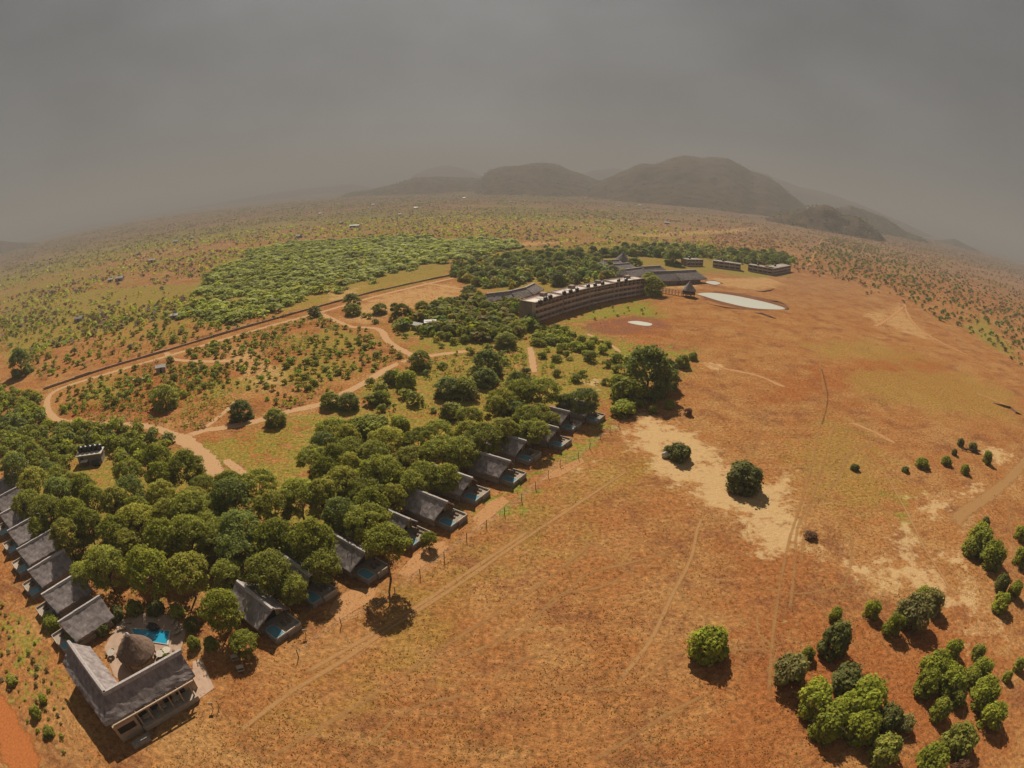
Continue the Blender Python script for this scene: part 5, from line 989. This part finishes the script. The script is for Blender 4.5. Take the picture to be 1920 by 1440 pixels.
# bushes of the right foreground: pixel of the crown middle, radii in pixels, kind
RB = [(1568, 1152, 14, 16, 0, 'small bright bush at the top of the dark column shaped bush'), (1568, 1200, 30, 40, 3, 'tall dark column shaped bush above the largest clump'), (1485, 1255, 36, 36, 4, 'dark greyish bush left of the largest clump'), (1515, 1226, 14, 15, 2, 'small round bush right of the dark greyish one'),
 (1530, 1310, 36, 38, 0, 'upper left bush of the largest bright clump'), (1556, 1352, 38, 36, 0, 'lower left bush of the largest bright clump'), (1620, 1362, 36, 34, 1, 'brightest lower bush of the largest clump'), (1630, 1305, 40, 38, 0, 'upper right bush of the largest bright clump'), (1592, 1272, 34, 22, 3, 'thin dark bush at the top of the largest clump'), (1590, 1318, 24, 22, 0, 'middle bush filling the largest bright clump'), (1668, 1345, 26, 28, 3, 'dark bush on the right flank of the largest clump'), (1664, 1404, 30, 28, 5, 'dull green bush below the largest clump'), (1697, 1355, 20, 18, 4, 'thin grey bush at the right tip of the largest clump'),
 (1637, 1143, 17, 20, 0, 'small round bush left of the grey red thicket'), (1677, 1172, 20, 28, 1, 'pointed bright bush with a long shadow'), (1716, 1145, 38, 34, 4, 'grey red thorn thicket beside the sand'), (1735, 1115, 18, 16, 2, 'green bush on top of the grey red thicket'), (1752, 1128, 22, 26, 4, 'grey bush on the right of the red thicket'),
 (1790, 1217, 18, 21, 0, 'round bush at the top of the second largest clump'), (1757, 1248, 32, 30, 0, 'upper bush of the second largest clump'), (1742, 1280, 28, 28, 1, 'left bush of the second largest clump'), (1785, 1275, 30, 30, 0, 'right bush of the second largest clump'), (1795, 1305, 20, 18, 2, 'low bush under the second largest clump'),
 (1835, 1222, 14, 16, 5, 'thin sparse bush right of the second largest clump'), (1842, 1252, 22, 20, 0, 'upper bush of the pair at the right'), (1822, 1268, 18, 18, 2, 'lower dark bush of the pair at the right'), (1848, 1297, 32, 32, 1, 'big round bush under the right pair'), (1864, 1342, 28, 28, 0, 'big round bush with a long shadow near the right corner'), (1765, 1330, 20, 24, 2, 'yellowish bush below the second largest clump'), (1802, 1385, 34, 30, 5, 'ragged green bush near the lower right corner'), (1752, 1422, 32, 30, 0, 'bright bush cut by the bottom edge'), (1803, 1435, 20, 16, 6, 'dry reddish bush at the bottom edge'),
 (1890, 1268, 10, 11, 2, 'tiny bush near the right edge'), (1912, 1245, 12, 14, 5, 'small dull bush on the right edge'), (1879, 1094, 15, 18, 3, 'dark upper bush of the right trio'), (1905, 1105, 15, 18, 0, 'bright bush of the right trio'), (1879, 1130, 20, 19, 1, 'lower bush of the right trio'),
 (1840, 1010, 30, 26, 0, 'upper bush of the big clump beside the sandy road'), (1862, 1038, 30, 26, 1, 'lower right bush of the clump beside the sandy road'), (1822, 1025, 20, 16, 2, 'low left bush of the clump beside the sandy road'), (1848, 980, 10, 11, 3, 'small dark bush above the sandy road clump'), (1914, 1000, 13, 14, 0, 'upper bush cut by the right edge'), (1916, 1045, 16, 20, 0, 'lower bush cut by the right edge'),
 (1330, 1205, 40, 36, 1, 'lone round bush on the open plain'), (1395, 895, 37, 27, 3, 'large dark bush in the middle of the sand flat'), (1275, 848, 22, 17, 3, 'dark bush behind the white boulder on the sand'), (1253, 845, 10, 10, 3, 'small dark bush left of the white boulder'),
 (1520, 1003, 14, 7, 6, 'dry dark brushwood on the plain below the sand'), (1603, 876, 9, 6, 3, 'tiny dark bush alone on the plain'), (1698, 880, 8, 5, 3, 'leftmost of the low bush line at right'), (1730, 868, 14, 9, 2, 'second and largest of the low bush line'), (1775, 864, 11, 8, 2, 'third of the low bush line'), (1810, 880, 10, 9, 2, 'lower bush of the low bush line'), (1852, 858, 10, 13, 0, 'upright bush with a long shadow by the fallen tree'), (1790, 848, 6, 6, 3, 'tiny bush below the fallen tree'), (1825, 838, 9, 8, 3, 'bush at the root of the fallen tree'), (1802, 830, 7, 8, 3, 'bush at the top of the fallen tree'),
 (1225, 768, 8, 9, 0, 'small round bush at the head of the sand flat'), (1255, 758, 10, 10, 0, 'round bush right of the head of the sand flat'), (1290, 772, 9, 8, 6, 'brown dry bush right of the sand head'), (1180, 735, 34, 26, 2, 'bright leafy bush mass under the largest dark tree'), (1170, 765, 26, 14, 0, 'low lime bush mass beside the last chalet'), (1160, 715, 16, 14, 1, 'lime bush left of the largest dark tree'), (1255, 690, 18, 16, 3, 'dark bush right of the largest tree'), (1280, 678, 14, 13, 5, 'outermost bush right of the largest tree'), (1300, 668, 9, 8, 5, 'small bush at the corner of the plain'),
 (695, 798, 38, 20, 1, 'large lime shrub mass beside the yellow grass'), (665, 800, 24, 16, 1, 'lime shrub at the left end of the lime mass'), (750, 795, 20, 17, 0, 'dark green bush at the right end of the lime mass'), (715, 745, 18, 14, 0, 'lime bush above the lime shrub mass'), (760, 712, 20, 18, 0, 'round lime bush in the yellow grass'), (870, 728, 24, 20, 2, 'round bush in the yellow grass left of the dark tree'), (845, 770, 22, 16, 5, 'olive bush near the grove edge'), (95, 1165, 20, 12, 0, 'bright bush at the front of the first left row chalet'), (138, 1192, 16, 12, 2, 'bush between the lodge and the first left chalet'), (65, 1335, 12, 12, 2, 'low bush beside the red road'), (80, 1310, 10, 9, 0, 'small green bush above the red road bush'), (20, 1275, 12, 9, 5, 'dull scrub bush left of the lodge footpath'), (90, 1370, 12, 9, 5, 'dull scrub bush right of the red road'), (218, 1150, 16, 13, 3, 'dark bush at the upper left of the pool patio'), (250, 1138, 18, 12, 5, 'bush above the pool patio, behind the paving'), (290, 1140, 18, 12, 3, 'dark bush above the blue pool'), (330, 1145, 16, 12, 5, 'bush at the upper right of the pool patio'), (358, 1170, 15, 14, 3, 'dark bush right of the pool patio'), (362, 1205, 13, 14, 2, 'green bush beside the right end of the patio'), (190, 1180, 14, 12, 3, 'dark bush left of the pool patio beside the first left chalet'), (395, 1205, 14, 12, 5, 'bush on the shaded lawn right of the patio'), (312, 1232, 8, 6, 2, 'little bush inside the lodge courtyard')]
for px, py, rx, ry, k, lb in RB:
    z = 1.2
    for _ in range(3): p = at(px, py, z); ps = pxsize(p); r = rx/ps/1.0; h = min(max(ry/ps*1.15, .5), r*1.5); z = h*.7
    bush(k, (p.x, p.y, 0), r*1.02, h, g.uniform(0, 6.2), lb)
q = at(1248, 857); boulder('boulder', (q.x, q.y, 0), (1.0, .8, 1.0), M['rock'], 'white boulder on the sand flat beside a dark bush', 'boulder', 9)
# fallen tree
q = at(1822, 848); t = empty('fallen_tree', q, -.5); m = MB(); m.tube((-4.5, 0, .5), (3.5, .4, .9), .22, .32, 7); gg = random.Random(3)
m.build('trunk', M['bark'], t); m = MB()
for i in range(14): x = -4.5+i*.5; m.tube((x, 0, .6), (x-1.4+gg.uniform(-.5, .5), gg.uniform(-1.6, 1.6), gg.uniform(.4, 2.4)), .09, .02, 5)
m.build('branch', M['bark'], t); tag(t, 'fallen dead tree with bare branches at the right of the plain', 'dead tree')
q = at(411, 1326); t = empty('dead_sapling', q); m = MB(); m.tube((0, 0, 0), (.1, 0, 1.6), .06, .04, 5)
for i in range(7): a = i*.9; m.tube((.05, 0, .6+i*.15), (math.cos(a)*.7, math.sin(a)*.7, 1.2+i*.2), .025, .01, 4)
m.build('branch', M['bark'], t); tag(t, 'little leafless sapling right of the small white board', 'sapling')

# shrubs: the 300 largest are single things, the rest one mass
ZON = [([(100, 738), (310, 672), (500, 616), (600, 592), (715, 624), (775, 668), (700, 708), (600, 752), (480, 782), (350, 808), (300, 798), (120, 783)], 3.5, .6, 1.8, [0, 0, 1, 3, 5], 'low green shrub scattered inside the road loop', 10),
 ([(0, 640), (80, 715), (200, 685), (400, 630), (560, 588), (330, 592), (150, 585), (0, 600)], 5.0, .7, 2.2, [0, 0, 3, 4], 'shrub on the fields left of the boundary wall', 11),
 ([(-40, 760), (0, 725), (82, 748), (110, 798), (300, 815), (325, 832), (280, 865), (215, 880), (150, 890), (60, 872), (-40, 850)], 3.0, 1.6, 2.8, [0, 1, 0, 2, 5], 'leafy shrub in the thicket round the pump house', 12),
 ([(690, 625), (720, 605), (860, 590), (990, 610), (1010, 640), (1150, 655), (1200, 660), (1180, 720), (1080, 720), (1000, 690), (900, 680), (800, 660), (740, 640)], 5.0, 1.0, 2.8, [0, 1, 0, 3, 5], 'shrub on the green flat below the curved hotel', 13),
 ([(640, 740), (780, 680), (900, 700), (1010, 690), (960, 740), (800, 780), (700, 780)], 6.5, 1.2, 3.0, [0, 2, 3, 4], 'shrub in the yellow grass above the grove', 14),
 ([(1010, 616), (1060, 622), (1150, 650), (1120, 668), (1000, 648)], 3.4, 1.6, 2.6, [1, 1, 0], 'lime green shrub in the strip below the hotel', 15),
 ([(1485, 490), (1560, 445), (1700, 470), (1918, 530), (1918, 690), (1850, 640), (1760, 600), (1680, 550), (1560, 520)], 8.5, .8, 2.8, [2, 2, 2, 4], 'dark bush on the dry hillside at the right', 16),
 ([(0, 1130), (60, 1190), (110, 1290), (140, 1400), (100, 1440), (20, 1300), (0, 1270)], 1.7, .2, .65, [3, 4, 4, 0], 'low scrub beside the red road and lodge', 17),
 ([(400, 640), (560, 640), (700, 640), (690, 690), (560, 740), (430, 730), (330, 760), (300, 700)], 3.2, .5, 1.5, [0, 5, 1, 0], 'small green shrub at the middle of the road loop', 18),
 ([(600, 600), (720, 590), (860, 600), (830, 650), (760, 650), (690, 612)], 4.2, 1.6, 3.0, [2, 0, 3], 'dark shrub in the belt above the path junction', 19),
 ([(1000, 612), (1060, 588), (1150, 572), (1215, 575), (1240, 590), (1180, 590), (1090, 605)], 6, .5, 1.2, [0, 1], 'tuft of green growth along the foot of the hotel', 20)]
allS = []
for zi, (poly, spc, r0, r1, kinds, lb, sd) in enumerate(ZON):
    gg = np.random.default_rng(sd)
    for p in scatter(poly, spc, sd):
        r = gg.uniform(r0, r1)*(.75+.5*float(fbm(np.array([p[0]]), np.array([p[1]]), 25, 2, sd)[0]))
        if fbm(np.array([p[0]]), np.array([p[1]]), 24, 3, 60+sd)[0] < .40 and zi not in (2, 5): continue
        if not free(p[0], p[1], r): continue
        allS.append((r*pxsize((p[0], p[1], 0)), p[0], p[1], r, r*gg.uniform(.75, 1.1), int(gg.choice(kinds)), gg.uniform(0, 6.28), lb))
allS.sort(reverse=True); gtint = np.random.default_rng(77)
SL = [(n, at(*p).to_2d()) for n, p in (('the pump house', (172, 868)), ('the road bend at left', (95, 760)), ('the road fork', (345, 819)), ('the small pale shed', (303, 697)), ('the concrete trough', (262, 713)), ('the white roofed sheds', (796, 612)), ('the path junction', (785, 671)), ('the straight pale path', (997, 675)), ('the hotel near corner', (1003, 606)), ('the dry red hollow', (1150, 625)), ('the largest dark tree', (1212, 745)), ('the lime shrub mass', (695, 798)), ('the left frame edge', (10, 800)), ('the lower thicket edge', (60, 860)), ('the thicket top beside the road', (200, 805)), ('the dark tree above the lime grass', (915, 700)), ('the round bushy loop tree', (312, 762)), ('the middle of the road loop', (560, 680)), ('the roadside right of the fork', (520, 780)), ('the red road', (40, 1380)), ('the lone tree at left', (42, 703)), ('the thicket right of the pump house', (250, 845)))]
SHORT = ['low green loop shrub', 'field shrub left of the wall', 'leafy thicket shrub', 'shrub on the green flat', 'shrub in yellow grass', 'lime strip shrub', 'dark hillside bush', 'low roadside scrub', 'small mid loop shrub', 'dark belt shrub', 'green tuft by the hotel']; SHORT = {z[5]: n for z, n in zip(ZON, SHORT)}
sl = rank_labels([(q[1], q[2]) for q in allS[:300]], SL, '{o} nearest to {l}', 'farther out from {l}', 15)
for q, lb_ in zip(allS[:300], sl):
    o = obj('shrub', SHR[q[5]][2], None, (q[1], q[2], 0), q[6]); o.scale = (q[3], q[3], q[4]); tag(o, SHORT[q[7]]+', '+lb_ if 'hillside' not in q[7] else q[7], 'shrub', q[7].replace('shrub', 'shrubs', 1) if 'shrub' in q[7] else q[7]+' group')
TINY = [(z, sp_, n_) for z, sp_, n_ in (([(100, 738), (310, 672), (500, 616), (600, 592), (715, 624), (775, 668), (700, 708), (600, 752), (480, 782), (350, 808), (300, 798), (120, 783)], 1.5, .40), ([(-40, 640), (80, 715), (200, 685), (400, 630), (560, 588), (330, 592), (150, 585), (-40, 600)], 2.6, .42), ([(640, 740), (780, 680), (900, 640), (1010, 640), (1180, 650), (1300, 670), (1180, 720), (960, 740), (800, 780), (700, 780)], 1.8, .40), ([(1485, 490), (1560, 445), (1700, 470), (1918, 530), (1918, 690), (1850, 640), (1760, 600), (1680, 550), (1560, 520)], 4.0, .42))]
tiny = []
for zi, (z, sp_, th_) in enumerate(TINY):
    for p in scatter(z, sp_, 170+zi):
        if fbm(np.array([p[0]]), np.array([p[1]]), 20, 3, 180+zi)[0] < th_+.07 or not free(p[0], p[1], .6): continue
        r = .35+1.2*gtint.uniform(0, 1)**2; tiny.append((int(gtint.choice([0, 1, 0, 3, 4] if zi < 3 else [2, 4, 4])), p[0], p[1], 0, r, r*gtint.uniform(.6, 1.0), gtint.uniform(0, 6.28), gtint.uniform(.8, 1.25, 3)))
rest = [(q[5], q[1], q[2], 0, q[3], q[4], q[6], gtint.uniform(.8, 1.2, 3)) for q in allS[300:]]
if rest: merge('scrub', rest, 'smaller low shrubs scattered between the road and the grove', SHM)
merge('undergrowth', tiny, 'small tufts and seedling shrubs scattered over the scrubland', SHL)
# the dense green thicket beyond the wall
TH = [(335, 600), (380, 545), (392, 505), (470, 470), (600, 450), (740, 445), (900, 448), (985, 458), (940, 478), (880, 488), (850, 508), (780, 522), (640, 556), (560, 575), (430, 605), (350, 612)]
it = []; THP = poly_w(TH)
for p in scatter(TH, 5.0, 91):
    X, Y = np.array([p[0]]), np.array([p[1]]); d = fbm(X, Y, 70, 4, 92)[0]; e = sdf(THP, X, Y)[0]
    if d < .22+.27*max(0, 1-e/45)+gtint.uniform(-.05, .05): continue
    r = gtint.uniform(3.0, 6.5)*(.75+.5*d); it.append((int(gtint.choice([0, 3, 3, 0, 5])), p[0], p[1], -.4, r, r*gtint.uniform(.38, .62), gtint.uniform(0, 6.28), np.array([1.0, 1.06, 1.0])*(1.05+.5*(d-.4))*gtint.uniform(.88, 1.14)))
merge('thicket', it, 'dense bright green acacia thicket beyond the boundary wall', SHM)
# far scrub over the whole plain up to the hills
def far_scrub():
    gg = np.random.default_rng(123); it = []; n = 230000
    r = 330*(3600/330)**gg.uniform(0, 1, n)**.85; a = np.radians(gg.uniform(-66, 66, n)); x, y = r*np.sin(a), r*np.cos(a)
    dens = fbm(x, y, 75, 4, 55); d2 = fbm(x*.35, y, 260, 3, 56); keep = (dens*.85+d2*.55+gg.uniform(-.13, .13, n)) > .69-.10*smooth(420, 520, r)*(1-smooth(900, 1300, r))*(a < .1)
    keep &= ~((r < 560) & (a > -.32) & (a < .62)); PL = poly_w([(860, 452), (1000, 440), (1190, 430), (1480, 425), (1500, 438), (1250, 450), (1010, 462)]); keep &= ~(inside(PL, x, y) & (gg.uniform(0, 1, n) < .35))
    keep &= ~(inside(poly_w(TH), x, y)) & ~((a > .42) & (r < 480+330*gg.uniform(0, 1, n))); keep &= ~((a < -.5) & (r < 420) & (dens < .52))
    x, y, r, a = x[keep][:52000], y[keep][:52000], r[keep][:52000], a[keep][:52000]
    GZ = np.where(r > 400, smooth(900, 3000, r)*(fbm(x, y, 900, 3, 5)-.5)*30-smooth(400, 900, r)*.5+smooth(500, 1500, r)*smooth(.55, 1.05, a)*10+smooth(1100, 3800, r)*smooth(-.55, .05, a)*(1-smooth(.5, .9, a))*26, 0)
    for i in range(len(x)):
        s = (.55+2.4*gg.uniform(0, 1)**3)*(1+r[i]/2300); right = a[i] > .35; k = int(gg.choice([2, 2, 2, 1] if right or r[i] > 1100 else [0, 2, 2, 3])); z = GZ[i]
        it.append((k, x[i], y[i], z, s, s*.95, gg.uniform(0, 6.28), gg.uniform(.85, 1.3, 3)*(1.1+.6*min(1, r[i]/1200))*(np.array([1.2, .9, .95]) if right else np.ones(3))))  # colour lightened with distance, painting out the bushes' own shading
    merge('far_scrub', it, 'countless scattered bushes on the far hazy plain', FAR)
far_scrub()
# knoll trees
def hill_scrub():
    gg = np.random.default_rng(321); it = []
    for V, D in HV[:5]:
        V = V[V[:, 2] > 3]
        for i in gg.choice(len(V), 1100 if D > 2000 else 700):
            s_ = gg.uniform(3, 8)*D/3400*(1.0 if D > 2000 else 1.5); it.append((int(gg.choice([0, 1, 2, 1])), V[i, 0]+gg.uniform(-25, 25), V[i, 1]+gg.uniform(-25, 25), V[i, 2]-s_*.45, s_, s_*.9, gg.uniform(0, 6.28), gg.uniform(.35, .7, 3)))
    merge('hill_scrub', it, 'dark scrub covering the slopes of the hills', FAR)
hill_scrub()
# dry grass tufts on the near plain
def grass():
    gg = np.random.default_rng(9); n = 52000; r = 34*(260/34)**gg.uniform(0, 1, n); a = np.radians(gg.uniform(-68, 68, n)); x, y = r*np.sin(a), r*np.cos(a)
    ok = fbm(x, y, 6, 3, 71)+gg.uniform(-.2, .2, n) > .48
    for q in SAND: ok &= ~inside(poly_w(q), x, y)
    for L_, w_ in ((poly_w([(-60, 1240), (0, 1330), (30, 1385), (60, 1450)]), 4.5),): ok &= pdist(L_, x, y, False) > w_
    for R_ in ROADS: ok &= pdist(R_, x, y, False) > 2.5
    ok &= sdf(PC, x, y) < -.5
    for o, f in CLEAR:
        dx, dy = x-o.x, y-o.y; p = dx*f.x+dy*f.y; b = -dx*f.y+dy*f.x; ok &= ~((p > -9.5) & (p < 3.3) & (np.abs(b) < 3.2))
    x, y, r = x[ok], y[ok], r[ok]; n = len(x); V = np.empty((n, 2, 3, 3)); s = gg.uniform(.05, .16, n)*(.8+r/140); h = gg.uniform(.05, .16, n)*(.8+r/300); th = gg.uniform(0, np.pi, n)
    for k in range(2):
        c, sn = np.cos(th+k*1.57), np.sin(th+k*1.57)
        V[:, k, 0] = np.stack([x-c*s, y-sn*s, -.02+0*x], 1); V[:, k, 1] = np.stack([x+c*s, y+sn*s, -.02+0*x], 1); V[:, k, 2] = np.stack([x+gg.uniform(-.2, .2, n), y+gg.uniform(-.2, .2, n), h], 1)
    k = n*2; me = mesh_np('dry_grass', V.reshape(-1, 3), np.arange(k*3).reshape(k, 3), M['grass']); C = np.ones((k*3, 4), np.float32); t = gg.uniform(.7, 1.25, n)[:, None]*np.array([.36, .17, .05])
    gr = (fbm(x, y, 30, 3, 73) > .56)[:, None]; t = np.where(gr, gg.uniform(.7, 1.2, n)[:, None]*np.array([.34, .23, .06]), t); C[:, :3] = np.repeat(t, 6, 0)
    at_ = me.attributes.new('col', 'FLOAT_COLOR', 'POINT'); at_.data.foreach_set('color', C.ravel()); tag(obj('dry_grass', me), 'tufts of dry orange grass on the near plain', None, None, 'stuff')
grass()

# ------------------------------------------------------------------ haze
hz = MB().box((0, 0, 150), (96000, 96000, 500)).build('haze', None); hz['kind'] = 'stuff'; tag(hz, 'thin dusty haze over the whole plain')
m = bpy.data.materials.new('haze'); m.use_nodes = True; nt = m.node_tree; nt.nodes.clear(); o = N(nt, 'ShaderNodeOutputMaterial'); v = N(nt, 'ShaderNodeVolumePrincipled')
v.inputs['Color'].default_value = (.475, .462, .462, 1); v.inputs['Density'].default_value = 3.25e-4; v.inputs['Anisotropy'].default_value = 0.0
nt.links.new(v.outputs[0], o.inputs['Volume']); hz.data.materials.append(m)
